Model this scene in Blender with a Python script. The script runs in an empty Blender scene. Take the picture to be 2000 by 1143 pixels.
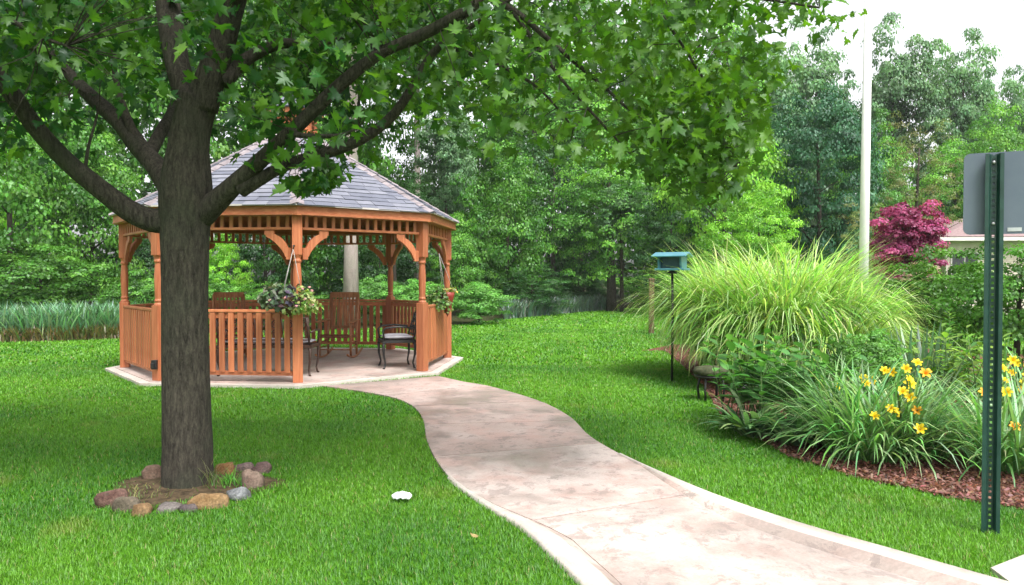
import bpy, math, random
import numpy as np
from mathutils import Vector, Matrix
R = math.radians
rng = np.random.default_rng(7)
random.seed(7)
sc = bpy.context.scene
C = sc.collection

# ------------------------------------------------------------------ camera, world, sun, exposure
FPX, CX, CY, HORIZON = 1500.0, 1000.0, 571.5, 541.0     # the photograph's own 2000 x 1143 pixels
CAMZ = 1.5
PITCH = math.atan((CY - HORIZON) / FPX)
cam_d = bpy.data.cameras.new('camera'); cam = bpy.data.objects.new('camera', cam_d); C.objects.link(cam)
cam_d.sensor_width = 36.0; cam_d.lens = FPX / 2000.0 * 36.0; cam_d.clip_end = 2000.0; cam_d.clip_start = 0.05
cam.location = (0, 0, CAMZ); cam.rotation_euler = (R(90) - PITCH, 0, 0)
sc.camera = cam

SUN_EL, SUN_AZ = R(58), R(150)          # azimuth measured clockwise from +Y (the view direction)
world = bpy.data.worlds.new('World'); sc.world = world; world.use_nodes = True
wn, wl = world.node_tree.nodes, world.node_tree.links
wn.clear()
sky = wn.new('ShaderNodeTexSky'); sky.sky_type = 'NISHITA'; sky.sun_disc = False
sky.sun_elevation = SUN_EL; sky.sun_rotation = SUN_AZ
sky.air_density = 1.0; sky.dust_density = 4.0; sky.ozone_density = 1.0
hs = wn.new('ShaderNodeHueSaturation'); hs.inputs['Saturation'].default_value = 0.12
bg = wn.new('ShaderNodeBackground'); bg.inputs['Strength'].default_value = 0.13
wo = wn.new('ShaderNodeOutputWorld')
wl.new(sky.outputs[0], hs.inputs['Color']); wl.new(hs.outputs[0], bg.inputs['Color']); wl.new(bg.outputs[0], wo.inputs[0])

sun_d = bpy.data.lights.new('sun', 'SUN'); sun = bpy.data.objects.new('sun', sun_d); C.objects.link(sun)
sun_d.energy = 1.5; sun_d.angle = R(18); sun_d.color = (1.0, 0.97, 0.92)
sdir = Vector((math.sin(SUN_AZ) * math.cos(SUN_EL), math.cos(SUN_AZ) * math.cos(SUN_EL), math.sin(SUN_EL)))
sun.rotation_euler = sdir.to_track_quat('Z', 'Y').to_euler()

sc.view_settings.view_transform = 'Standard'; sc.view_settings.look = 'None'
sc.view_settings.gamma = 1.0; sc.view_settings.use_curve_mapping = False
sc.view_settings.exposure = 1.58
sc.render.engine = 'CYCLES'
sc.cycles.use_denoising = True
sc.cycles.max_bounces = 6; sc.cycles.diffuse_bounces = 4; sc.cycles.transmission_bounces = 4
sc.cycles.transparent_max_bounces = 8
sc.cycles.sample_clamp_indirect = 6.0

# ------------------------------------------------------------------ pixel helpers (layout measured in the photograph)
_ca, _sa = math.cos(PITCH), math.sin(PITCH)
def ray(px, py):
    u = (px - CX) / FPX; v = (CY - py) / FPX
    return Vector((u, _ca + v * _sa, -_sa + v * _ca))
def at(px, py, Y):                 # the point that stands Y metres into the scene
    d = ray(px, py); return Vector((0, 0, CAMZ)) + d * (Y / d.y)
def gr(px, py, z=0.0):             # the point on the ground
    d = ray(px, py); return Vector((0, 0, CAMZ)) + d * ((z - CAMZ) / d.z)
def px_of(P):                      # numpy (n,3) -> pixel coordinates
    P = np.asarray(P, float); dy = P[:, 1]; dz = P[:, 2] - CAMZ
    zc = dy * _ca - dz * _sa; yc = dy * _sa + dz * _ca
    zc = np.maximum(zc, 0.05)
    return CX + FPX * P[:, 0] / zc, CY - FPX * yc / zc

# ------------------------------------------------------------------ materials
def principled(name, rough=0.7, spec=0.3):
    m = bpy.data.materials.new(name); m.use_nodes = True
    n = m.node_tree.nodes; b = n['Principled BSDF']
    b.inputs['Roughness'].default_value = rough
    b.inputs['Specular IOR Level'].default_value = spec
    return m, n, m.node_tree.links, b
def noise(n, l, scale, detail=4, stretch=None, coord='Object', rough=0.6, dist=0.0):
    tc = n.new('ShaderNodeTexCoord'); src = tc.outputs[coord]
    if stretch:
        mp = n.new('ShaderNodeMapping'); mp.inputs['Scale'].default_value = stretch
        l.new(src, mp.inputs[0]); src = mp.outputs[0]
    t = n.new('ShaderNodeTexNoise'); t.inputs['Scale'].default_value = scale; t.inputs['Detail'].default_value = detail
    t.inputs['Roughness'].default_value = rough; t.inputs['Distortion'].default_value = dist
    l.new(src, t.inputs['Vector']); return t.outputs['Fac']
def ramp(n, l, fac, stops):
    r = n.new('ShaderNodeValToRGB'); e = r.color_ramp.elements
    while len(e) < len(stops): e.new(0.5)
    for k, (p, c) in enumerate(stops):
        e[k].position = p; e[k].color = (c[0], c[1], c[2], 1)
    l.new(fac, r.inputs[0]); return r.outputs[0]
def mixc(n, l, fac, a, b, mode='MIX'):
    m = n.new('ShaderNodeMix'); m.data_type = 'RGBA'; m.blend_type = mode
    for sock, v in ((m.inputs[0], fac), (m.inputs[6], a), (m.inputs[7], b)):
        if isinstance(v, (int, float)): sock.default_value = v
        elif isinstance(v, tuple): sock.default_value = (v[0], v[1], v[2], 1)
        else: l.new(v, sock)
    return m.outputs[2]
def bump(n, l, b, h, strength=0.4, dist=0.01):
    bp = n.new('ShaderNodeBump'); bp.inputs['Strength'].default_value = strength; bp.inputs['Distance'].default_value = dist
    l.new(h, bp.inputs['Height']); l.new(bp.outputs[0], b.inputs['Normal'])
def simple(name, c1, c2, scale=8, rough=0.7, spec=0.3, stretch=None, bs=0.3, bd=0.005, metal=0.0, coord='Object', obj_var=0.0, lo=0.35, hi=0.7):
    m, n, l, b = principled(name, rough, spec)
    f = noise(n, l, scale, 5, stretch, coord)
    col = ramp(n, l, f, [(lo, c1), (hi, c2)])
    if obj_var:
        oi = n.new('ShaderNodeObjectInfo'); h = n.new('ShaderNodeHueSaturation')
        mr = n.new('ShaderNodeMapRange'); mr.inputs[3].default_value = 1 - obj_var; mr.inputs[4].default_value = 1 + obj_var
        l.new(oi.outputs['Random'], mr.inputs[0]); l.new(mr.outputs[0], h.inputs['Value']); l.new(col, h.inputs['Color']); col = h.outputs[0]
    l.new(col, b.inputs['Base Color']); b.inputs['Metallic'].default_value = metal
    if bs: bump(n, l, b, f, bs, bd)
    return m
def leaf_mat(name, trans=0.35, gloss=0.06, grough=0.4, warm=(1.25, 1.35, 0.6)):
    m = bpy.data.materials.new(name); m.use_nodes = True
    n, l = m.node_tree.nodes, m.node_tree.links; n.clear()
    a = n.new('ShaderNodeAttribute'); a.attribute_name = 'tint'
    oi = n.new('ShaderNodeObjectInfo'); h = n.new('ShaderNodeHueSaturation')
    mr = n.new('ShaderNodeMapRange'); mr.inputs[3].default_value = 0.85; mr.inputs[4].default_value = 1.15
    l.new(oi.outputs['Random'], mr.inputs[0]); l.new(mr.outputs[0], h.inputs['Value'])
    cm = mixc(n, l, 1.0, a.outputs['Color'], oi.outputs['Color'], 'MULTIPLY')
    l.new(cm, h.inputs['Color'])
    d = n.new('ShaderNodeBsdfDiffuse'); t = n.new('ShaderNodeBsdfTranslucent'); g = n.new('ShaderNodeBsdfGlossy')
    g.inputs['Roughness'].default_value = grough; g.inputs['Color'].default_value = (0.9, 0.95, 1, 1)
    tw = mixc(n, l, 1.0, h.outputs[0], warm, 'MULTIPLY')
    l.new(h.outputs[0], d.inputs[0]); l.new(tw, t.inputs[0])
    m1 = n.new('ShaderNodeMixShader'); m1.inputs[0].default_value = trans
    m2 = n.new('ShaderNodeMixShader'); m2.inputs[0].default_value = gloss
    l.new(d.outputs[0], m1.inputs[1]); l.new(t.outputs[0], m1.inputs[2])
    l.new(m1.outputs[0], m2.inputs[1]); l.new(g.outputs[0], m2.inputs[2])
    o = n.new('ShaderNodeOutputMaterial'); l.new(m2.outputs[0], o.inputs[0])
    return m

M = {}
M['leaf'] = leaf_mat('leaf', 0.35, 0.02)
M['maple_leaf'] = leaf_mat('maple_leaf', 0.42, 0.025, 0.45)
M['blade'] = leaf_mat('blade', 0.30, 0.03, 0.5)
M['tall_grass'] = leaf_mat('tall_grass', 0.40, 0.04, 0.45, (1.15, 1.25, 0.7))
M['petal'] = leaf_mat('petal', 0.3, 0.02, 0.5, (1.2, 1.1, 0.6))

def lawn_mat():
    m, n, l, b = principled('lawn', 0.95, 0.1)
    f = noise(n, l, 0.35, 4); f2 = noise(n, l, 14.0, 5)
    c = ramp(n, l, f, [(0.3, (0.048, 0.155, 0.008)), (0.7, (0.092, 0.225, 0.014))])
    c = mixc(n, l, 0.6, c, ramp(n, l, f2, [(0.3, (0.6, 0.65, 0.5)), (0.7, (1.2, 1.15, 1.0))]), 'MULTIPLY')
    l.new(c, b.inputs['Base Color']); bump(n, l, b, f2, 0.7, 0.03); return m
M['lawn'] = lawn_mat()
M['forest_floor'] = simple('forest_floor', (0.018, 0.022, 0.008), (0.05, 0.055, 0.02), 3.0, 0.95, 0.1, bs=0.6, bd=0.05)
M['mulch'] = simple('mulch', (0.055, 0.022, 0.015), (0.20, 0.085, 0.060), 26, 0.9, 0.15, bs=0.9, bd=0.03)
M['chip'] = simple('chip', (0.10, 0.035, 0.024), (0.24, 0.10, 0.07), 9, 0.9, 0.15, bs=0.3, obj_var=0.25)
M['soil'] = simple('soil', (0.035, 0.026, 0.016), (0.12, 0.085, 0.05), 18, 0.95, 0.1, bs=0.9, bd=0.02)

def concrete(name, stain=1.0, base=((0.325, 0.245, 0.216), (0.455, 0.365, 0.332)), pink=0.9):
    m, n, l, b = principled(name, 0.6, 0.3)
    f = noise(n, l, 1.3, 6); f2 = noise(n, l, 60, 4); f3 = noise(n, l, 0.75, 7, rough=0.72, dist=0.5); f4 = noise(n, l, 6.0, 9, rough=0.8, dist=0.4)
    c = ramp(n, l, f, [(0.32, base[0]), (0.68, base[1])])
    c = mixc(n, l, ramp(n, l, noise(n, l, 2.2, 5), [(0.45, (0, 0, 0)), (0.62, (pink, pink, pink))]), c, (0.41, 0.285, 0.250))
    st = n.new('ShaderNodeMath'); st.operation = 'MULTIPLY'; st.inputs[1].default_value = stain
    l.new(ramp(n, l, f3, [(0.46, (0, 0, 0)), (0.58, (0.8, 0.8, 0.8))]), st.inputs[0])
    c = mixc(n, l, st.outputs[0], c, (0.235, 0.190, 0.170))
    st2 = n.new('ShaderNodeMath'); st2.operation = 'MULTIPLY'; st2.inputs[1].default_value = stain
    l.new(ramp(n, l, f4, [(0.53, (0, 0, 0)), (0.575, (0.7, 0.7, 0.7))]), st2.inputs[0])
    c = mixc(n, l, st2.outputs[0], c, (0.20, 0.165, 0.152))
    c = mixc(n, l, 0.45, c, ramp(n, l, f2, [(0.3, (0.72, 0.72, 0.72)), (0.7, (1.12, 1.1, 1.1))]), 'MULTIPLY')
    l.new(c, b.inputs['Base Color'])
    rr = ramp(n, l, f3, [(0.46, (0.7, 0.7, 0.7)), (0.62, (0.28, 0.28, 0.28))]); l.new(rr, b.inputs['Roughness'])
    bump(n, l, b, f2, 0.25, 0.004); return m
M['path'] = concrete('path_concrete', 1.0)
M['path_lit'] = concrete('path_lit', 0.75, ((0.40, 0.325, 0.295), (0.54, 0.465, 0.43)), 0.8)  # front-slab copy of path, fewer stains; brighter light there put into its colour
M['kerb'] = concrete('kerb_concrete', 0.30, ((0.46, 0.42, 0.375), (0.56, 0.52, 0.47)), 0.25)
M['kerb_face'] = concrete('kerb_face', 0.9, ((0.42, 0.345, 0.30), (0.54, 0.475, 0.43)), 0.9)
M['slab'] = concrete('gazebo_slab', 0.7, ((0.40, 0.325, 0.29), (0.52, 0.44, 0.40)), 0.8)

def bark(name, c1, c2, lich, sc_=9.0, bd=0.03):
    m, n, l, b = principled(name, 0.9, 0.15)
    f = noise(n, l, sc_, 8, (1, 1, 0.22), rough=0.78, dist=0.6); f2 = noise(n, l, 1.8, 4); f3 = noise(n, l, 60, 5)
    c = ramp(n, l, f, [(0.36, c1), (0.66, c2)])
    c = mixc(n, l, ramp(n, l, f2, [(0.5, (0, 0, 0)), (0.7, (0.55, 0.55, 0.55))]), c, lich)
    c = mixc(n, l, 0.5, c, ramp(n, l, f3, [(0.3, (0.6, 0.6, 0.6)), (0.7, (1.3, 1.3, 1.3))]), 'MULTIPLY')
    l.new(c, b.inputs['Base Color']); bump(n, l, b, f, 0.9, bd); return m
M['maple_bark'] = bark('maple_bark', (0.018, 0.016, 0.013), (0.105, 0.092, 0.072), (0.060, 0.070, 0.046), 44.0, 0.035)
M['bark'] = bark('bark', (0.03, 0.026, 0.02), (0.09, 0.075, 0.06), (0.05, 0.06, 0.035), 4.0, 0.05)
M['pale_bark'] = bark('pale_bark', (0.20, 0.16, 0.15), (0.38, 0.32, 0.30), (0.25, 0.25, 0.2), 4.0, 0.03)

def wood(name, c1, c2, rough=0.55, stretch=(1, 1, 0.06), scale=30, ov=0.2):
    return simple(name, c1, c2, scale, rough, 0.35, stretch, 0.25, 0.002, obj_var=ov)
M['cedar_v'] = wood('cedar_upright', (0.32, 0.092, 0.036), (0.50, 0.185, 0.085))
M['cedar_h'] = wood('cedar_board', (0.34, 0.100, 0.038), (0.52, 0.195, 0.09), stretch=(0.25, 0.25, 1.0))
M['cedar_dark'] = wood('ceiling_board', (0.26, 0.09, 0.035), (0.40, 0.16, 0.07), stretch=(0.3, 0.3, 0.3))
M['rocker_wood'] = wood('rocker_wood', (0.22, 0.085, 0.035), (0.42, 0.19, 0.09), 0.45)
M['rocker_seat'] = wood('rocker_seat', (0.10, 0.035, 0.018), (0.19, 0.07, 0.035), 0.4, stretch=(1, 0.1, 1))
M['weathered'] = wood('weathered_post', (0.05, 0.028, 0.016), (0.12, 0.07, 0.04), 0.85)
def shingle_mat():
    m, n, l, b = principled('shingle', 0.85, 0.25)
    oi = n.new('ShaderNodeObjectInfo')
    c = ramp(n, l, oi.outputs['Random'], [(0.0, (0.115, 0.122, 0.155)), (0.5, (0.145, 0.152, 0.188)), (1.0, (0.19, 0.195, 0.23))])
    f = noise(n, l, 5, 5); f2 = noise(n, l, 150, 3)
    c = mixc(n, l, 0.6, c, ramp(n, l, f, [(0.3, (0.75, 0.75, 0.78)), (0.7, (1.15, 1.12, 1.12))]), 'MULTIPLY')
    c = mixc(n, l, 0.5, c, ramp(n, l, f2, [(0.3, (0.7, 0.7, 0.7)), (0.7, (1.2, 1.2, 1.2))]), 'MULTIPLY')
    l.new(c, b.inputs['Base Color']); bump(n, l, b, f2, 0.4, 0.003); return m
M['shingle'] = shingle_mat()
M['ridge_cap'] = simple('ridge_cap', (0.17, 0.145, 0.155), (0.27, 0.235, 0.245), 12, 0.85, 0.2, obj_var=0.15)
M['drip_edge'] = simple('drip_edge', (0.45, 0.40, 0.38), (0.6, 0.55, 0.52), 6, 0.5, 0.4)
M['iron'] = simple('black_iron', (0.008, 0.008, 0.009), (0.02, 0.019, 0.018), 20, 0.45, 0.5, bs=0.1)
M['bronze'] = simple('bronze_iron', (0.025, 0.012, 0.008), (0.06, 0.028, 0.016), 16, 0.5, 0.5, bs=0.15)
M['cushion'] = simple('cushion', (0.24, 0.23, 0.26), (0.36, 0.34, 0.37), 14, 0.9, 0.1)
M['red_pot'] = simple('red_pot', (0.16, 0.018, 0.012), (0.28, 0.04, 0.03), 10, 0.5, 0.4)
M['coir'] = simple('coir', (0.05, 0.028, 0.015), (0.14, 0.085, 0.045), 40, 0.95, 0.1, bs=0.8, bd=0.01)
M['wire'] = simple('wire', (0.25, 0.24, 0.22), (0.4, 0.38, 0.36), 10, 0.5, 0.4)
M['sign_back'] = simple('sign_back', (0.085, 0.11, 0.145), (0.11, 0.135, 0.17), 3, 0.5, 0.4, bs=0.03, metal=0.0)
M['sticker'] = simple('sticker', (0.35, 0.37, 0.38), (0.45, 0.46, 0.47), 8, 0.5, 0.4, bs=0)
M['sign_green'] = simple('sign_green', (0.006, 0.032, 0.024), (0.014, 0.055, 0.042), 14, 0.4, 0.5, bs=0.1)
M['bolt'] = simple('bolt', (0.35, 0.35, 0.35), (0.5, 0.5, 0.5), 8, 0.35, 0.5, metal=0.8, bs=0)
M['pole_white'] = simple('pole_white', (0.74, 0.73, 0.70), (0.82, 0.81, 0.79), 4, 0.45, 0.4, bs=0.05)
M['feeder_blue'] = simple('feeder_blue', (0.045, 0.165, 0.21), (0.075, 0.235, 0.285), 6, 0.35, 0.5, bs=0.05)
M['feeder_dark'] = simple('feeder_dark', (0.02, 0.06, 0.085), (0.035, 0.09, 0.12), 6, 0.3, 0.5, bs=0.05)
M['moss'] = simple('moss', (0.035, 0.042, 0.022), (0.085, 0.09, 0.05), 16, 0.95, 0.1, bs=0.9, bd=0.02)
M['brick_pale'] = simple('brick_pale', (0.50, 0.42, 0.36), (0.62, 0.54, 0.47), 12, 0.85, 0.2, obj_var=0.12)
M['house_wall'] = simple('house_wall', (0.46, 0.40, 0.35), (0.54, 0.48, 0.42), 4, 0.9, 0.1)
M['house_roof'] = simple('house_roof', (0.18, 0.12, 0.12), (0.30, 0.22, 0.22), 10, 0.9, 0.15, stretch=(1, 1, 5))
M['trim'] = simple('trim', (0.50, 0.46, 0.45), (0.6, 0.56, 0.55), 3, 0.5, 0.3, bs=0)
M['glass'] = simple('house_glass', (0.03, 0.035, 0.04), (0.06, 0.065, 0.07), 1, 0.08, 0.6, bs=0)
M['paper'] = simple('paper', (0.75, 0.76, 0.74), (0.85, 0.86, 0.85), 12, 0.8, 0.2, bs=0.3)
M['dead_leaf'] = simple('dead_leaf', (0.22, 0.17, 0.07), (0.32, 0.25, 0.11), 20, 0.8, 0.2)
def rockm(name, c1, c2): 
    f = lambda c, k: tuple(min(1, v * k) for v in c)
    m, n, l, b = principled(name, 0.8, 0.25)
    a = noise(n, l, 9, 6); d = noise(n, l, 70, 5, rough=0.7); e = noise(n, l, 22, 5)
    c = ramp(n, l, a, [(0.35, f(c1, 0.6)), (0.65, f(c2, 0.72))]); c = mixc(n, l, 0.75, c, ramp(n, l, d, [(0.3, (0.45, 0.45, 0.45)), (0.7, (1.35, 1.3, 1.25))]), 'MULTIPLY')
    c = mixc(n, l, ramp(n, l, e, [(0.55, (0, 0, 0)), (0.68, (0.6, 0.6, 0.6))]), c, (0.05, 0.05, 0.035))
    l.new(c, b.inputs['Base Color']); bump(n, l, b, d, 0.7, 0.012); return m

# ------------------------------------------------------------------ mesh helpers
class MB:
    def __init__(s): s.v, s.f, s.sm = [], [], []
    def add(s, vs, fs, smooth=False):
        o = len(s.v); s.v += [tuple(p) for p in vs]; s.f += [tuple(i + o for i in f) for f in fs]; s.sm += [smooth] * len(fs); return s
    def box(s, c, d, mat=None, taper=1.0):
        x, y, z = d[0] / 2, d[1] / 2, d[2] / 2; t = taper
        p = [(-x, -y, -z), (x, -y, -z), (x, y, -z), (-x, y, -z), (-x * t, -y * t, z), (x * t, -y * t, z), (x * t, y * t, z), (-x * t, y * t, z)]
        p = [Vector(q) for q in p]
        if mat is not None: p = [mat @ q for q in p]
        p = [q + Vector(c) for q in p]
        return s.add(p, [(3, 2, 1, 0), (4, 5, 6, 7), (0, 1, 5, 4), (1, 2, 6, 5), (2, 3, 7, 6), (3, 0, 4, 7)])
    def beam(s, a, b, w, h, up=Vector((0, 0, 1))):   # a bar from a to b, w sideways, h along up
        a, b = Vector(a), Vector(b); t = (b - a).normalized(); sd = t.cross(up).normalized(); u = sd.cross(t)
        p = []
        for q in (a, b):
            for i, j in ((-1, -1), (1, -1), (1, 1), (-1, 1)): p.append(q + sd * (w / 2 * i) + u * (h / 2 * j))
        return s.add(p, [(0, 1, 2, 3), (7, 6, 5, 4), (0, 4, 5, 1), (1, 5, 6, 2), (2, 6, 7, 3), (3, 7, 4, 0)])
    def tube(s, pts, rad, n=8, cap=True, jitter=0.0, ridge=0.0):
        pts = [Vector(p) for p in pts]
        if isinstance(rad, (int, float)): rad = [rad] * len(pts)
        ref = None; vs = []
        for i, p in enumerate(pts):
            t = (pts[min(i + 1, len(pts) - 1)] - pts[max(i - 1, 0)]).normalized()
            if ref is None:
                ref = Vector((1, 0, 0)) if abs(t.x) < 0.8 else Vector((0, 1, 0))
            ref = (ref - t * ref.dot(t)).normalized(); bi = t.cross(ref)
            for k in range(n):
                a = 2 * math.pi * k / n; r = rad[i] * (1 + jitter * (random.random() - 0.5) + (ridge * (math.sin(a * 15 + 2.2 * math.sin(p.z * 7 + a)) * 0.55 + math.sin(a * 23 + 3 * math.sin(p.z * 11 + 2 * a)) * 0.45 + 1.3 * math.sin(2 * a + p.z * 1.7) + 0.9 * math.sin(3 * a - p.z * 2.9)) if ridge else 0))
                vs.append(p + ref * (r * math.cos(a)) + bi * (r * math.sin(a)))
        fs = []
        for i in range(len(pts) - 1):
            for k in range(n):
                k2 = (k + 1) % n; fs.append((i * n + k, i * n + k2, (i + 1) * n + k2, (i + 1) * n + k))
        if cap: fs += [tuple(range(n - 1, -1, -1)), tuple((len(pts) - 1) * n + k for k in range(n))]
        return s.add(vs, fs, True)
    def lathe(s, prof, n=14, c=(0, 0, 0), cap=True):
        vs = []
        for r, z in prof:
            for k in range(n):
                a = 2 * math.pi * k / n; vs.append((c[0] + r * math.cos(a), c[1] + r * math.sin(a), c[2] + z))
        fs = []
        for i in range(len(prof) - 1):
            for k in range(n):
                k2 = (k + 1) % n; fs.append((i * n + k, i * n + k2, (i + 1) * n + k2, (i + 1) * n + k))
        if cap: fs += [tuple(range(n - 1, -1, -1)), tuple((len(prof) - 1) * n + k for k in range(n))]
        return s.add(vs, fs, True)
    def prism(s, poly, z0, z1):
        n = len(poly); vs = [(p[0], p[1], z0) for p in poly] + [(p[0], p[1], z1) for p in poly]
        fs = [tuple(range(n - 1, -1, -1)), tuple(range(n, 2 * n))] + [(k, (k + 1) % n, n + (k + 1) % n, n + k) for k in range(n)]
        return s.add(vs, fs)
    def mesh(s, name):
        me = bpy.data.meshes.new(name); me.from_pydata(s.v, [], s.f); me.polygons.foreach_set('use_smooth', s.sm); me.update(); return me
    def build(s, name, mat, parent=None, bevel=0.0):
        o = bpy.data.objects.new(name, s.mesh(name)); return link(o, mat, parent, bevel)
def link(o, mat=None, parent=None, bevel=0.0):
    C.objects.link(o)
    if mat is not None: o.data.materials.clear(); o.data.materials.append(M[mat] if isinstance(mat, str) else mat)
    if parent is not None: o.parent = parent
    if bevel:
        b = o.modifiers.new('bevel', 'BEVEL'); b.width = bevel; b.segments = 2; b.limit_method = 'ANGLE'
    return o
def tag(o, label=None, cat=None, group=None, kind=None):
    if label: o['label'] = label
    if cat: o['category'] = cat
    if group: o['group'] = group
    if kind: o['kind'] = kind
    return o
def empty(name, loc=(0, 0, 0), rz=0.0):
    o = bpy.data.objects.new(name, None); C.objects.link(o); o.location = loc; o.rotation_euler = (0, 0, rz); o.empty_display_size = 0.2; return o
def share(o, name, parent=None, loc=None, rot=None, scale=None):
    c = o.copy(); C.objects.link(c); c.name = name; c.parent = parent
    if loc is not None: c.location = loc
    if rot is not None: c.rotation_euler = rot
    if scale is not None: c.scale = scale
    return c
def copy_tree(o, parent=None):
    c = o.copy(); C.objects.link(c); c.parent = parent
    for ch in o.children: copy_tree(ch, c)
    return c

def np_mesh(name, V, F, col=None, smooth=False):
    me = bpy.data.meshes.new(name); n, q = F.shape
    me.vertices.add(len(V)); me.vertices.foreach_set('co', np.ascontiguousarray(V, np.float32).ravel())
    me.loops.add(n * q); me.loops.foreach_set('vertex_index', np.ascontiguousarray(F, np.int32).ravel())
    me.polygons.add(n); me.polygons.foreach_set('loop_start', np.arange(0, n * q, q, dtype=np.int32))
    if smooth: me.polygons.foreach_set('use_smooth', np.ones(n, bool))
    me.update(calc_edges=True)
    if col is not None:
        c4 = np.ones((len(V), 4), np.float32); c4[:, :3] = col
        me.attributes.new('tint', 'FLOAT_COLOR', 'POINT').data.foreach_set('color', c4.ravel())
    return me
def unit(a): return a / np.maximum(np.linalg.norm(a, axis=-1, keepdims=True), 1e-9)
def scatter(name, centers, normals, dirs, sizes, colors, tv, tf, vshade=None):
    """leaf template tv (x across, y along, z off the face) set at every centre"""
    centers = np.asarray(centers); N = len(centers); k = len(tv)
    nrm = unit(normals); d = dirs - nrm * np.sum(dirs * nrm, 1, keepdims=True); d = unit(d); s = np.cross(d, nrm)
    sz = np.asarray(sizes).reshape(N, 1, 1)
    if tv.ndim == 3: k = tv.shape[1]; TV = tv[np.arange(N) * 7 % tv.shape[0]]
    else: TV = tv[None]
    V = centers[:, None] + sz * (TV[:, :, 0:1] * s[:, None] + TV[:, :, 1:2] * d[:, None] + TV[:, :, 2:3] * nrm[:, None])
    F = (np.arange(N) * k)[:, None, None] + tf[None]
    col = np.repeat(colors, k, 0)
    if vshade is not None: col = col * np.tile(vshade, N)[:, None]
    return np_mesh(name, V.reshape(-1, 3), F.reshape(-1, tf.shape[1]), col)
DIAMOND = (np.array([(0, 0, 0), (0.42, 0.5, 0.10), (0, 1.0, -0.06), (-0.42, 0.5, 0.10)]), np.array([(0, 1, 2), (0, 2, 3)]))
_h = [(0, 0), (0.10, 0.07), (0.30, -0.06), (0.27, 0.12), (0.50, 0.22), (0.40, 0.34), (0.56, 0.56), (0.34, 0.52), (0.24, 0.50), (0.27, 0.74), (0.13, 0.72), (0, 1.02)]
_o = _h + [(-x, y) for x, y in reversed(_h[1:-1])]
def maple_variant(q):
    g3 = np.random.default_rng(50 + q); fold, arch, tw = g3.uniform(0.05, 0.55), g3.uniform(-0.05, 0.45), g3.uniform(-0.4, 0.4); ax, ay = g3.uniform(0.75, 1.1), g3.uniform(0.85, 1.1)
    pts = []
    for x, y in _o + [(0, 0.42)]:
        jx, jy = (0.03 * g3.normal(), 0.03 * g3.normal()) if y > 0.02 else (0, 0)
        pts.append(((x + jx) * ax, (y + jy) * ay, fold * abs(x) - arch * y * y + tw * x * y + 0.03 * g3.normal() * (abs(x) > 0.2) - 0.02))
    return pts
MAPLE = (np.array([maple_variant(q) for q in range(7)]), np.array([(len(_o), i, (i + 1) % len(_o)) for i in range(len(_o))]),
         np.array([1.25 if q == 0 else (1.22 if q == len(_o) else 0.90 + 0.10 * (q % 2)) for q in range(len(_o) + 1)]))
def jitter_col(base, n, amt=0.25, hue=0.12):
    base = np.asarray(base); v = 1 + amt * rng.normal(size=(n, 1)); h = 1 + hue * rng.normal(size=(n, 3))
    return np.clip(base * v * h, 0.003, 0.95)
def blades(name, base, az, length, lean, width, colors, seg=4, curl=1.6, tipcol=None):
    """arching grass blades: base (n,3); each leaves at the angle lean from upright and droops by curl"""
    n = len(base); t = np.linspace(0, 1, seg + 1)
    hd = np.stack([np.cos(az), np.sin(az), np.zeros(n)], 1); sd = np.stack([-np.sin(az), np.cos(az), np.zeros(n)], 1)
    V = np.zeros((n, (seg + 1) * 2, 3)); p = base.copy(); step = (length / seg)[:, None]; Cc = np.zeros((n, (seg + 1) * 2, 3))
    for i in range(seg + 1):
        w = (width * (0.75 + 0.5 * t[i]) * (1 - t[i] ** 3 * 0.96))[:, None] * 0.5
        V[:, 2 * i] = p - sd * w; V[:, 2 * i + 1] = p + sd * w
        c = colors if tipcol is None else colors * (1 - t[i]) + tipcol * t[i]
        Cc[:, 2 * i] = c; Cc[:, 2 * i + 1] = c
        a = lean + curl * (t[i] + 0.5 / seg) ** 1.7 if np.isscalar(curl) else lean + curl * (t[i] + 0.5 / seg) ** 1.7
        p = p + step * (hd * np.sin(a)[:, None] + np.array([0, 0, 1.0]) * np.cos(a)[:, None])
    T = np.array([(2 * i, 2 * i + 1, 2 * i + 3, 2 * i + 2) for i in range(seg)])
    F = (np.arange(n) * (seg + 1) * 2)[:, None, None] + T[None]
    return np_mesh(name, V.reshape(-1, 3), F.reshape(-1, 4), Cc.reshape(-1, 3), True)
def in_poly(X, Y, poly):
    ins = np.zeros(len(X), bool); n = len(poly); j = n - 1
    for i in range(n):
        xi, yi = poly[i][0], poly[i][1]; xj, yj = poly[j][0], poly[j][1]
        if abs(yj - yi) > 1e-12:
            ins ^= ((yi > Y) != (yj > Y)) & (X < (xj - xi) * (Y - yi) / (yj - yi) + xi)
        j = i
    return ins
def spline(pts, n):
    """Catmull-Rom through points (any dimension)"""
    P = np.asarray(pts, float); P = np.vstack([2 * P[0] - P[1], P, 2 * P[-1] - P[-2]]); out = []
    m = len(pts) - 1
    for u in np.linspace(0, m - 1e-6, n):
        i = int(u); t = u - i; a, b, c, d = P[i], P[i + 1], P[i + 2], P[i + 3]
        out.append(0.5 * (2 * b + (c - a) * t + (2 * a - 5 * b + 4 * c - d) * t * t + (3 * b - a - 3 * c + d) * t ** 3))
    return np.array(out)
def patch(x, y):    # smooth value in 0..1 over the ground
    return 0.5 + 0.25 * (np.sin(0.9 * x + 1.3 * y + 0.4) + np.sin(1.7 * x - 0.8 * y + 2.0)) * 0.6 + 0.2 * np.sin(3.1 * x + 2.2 * y) * np.sin(2.3 * y - 1.9 * x)

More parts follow.
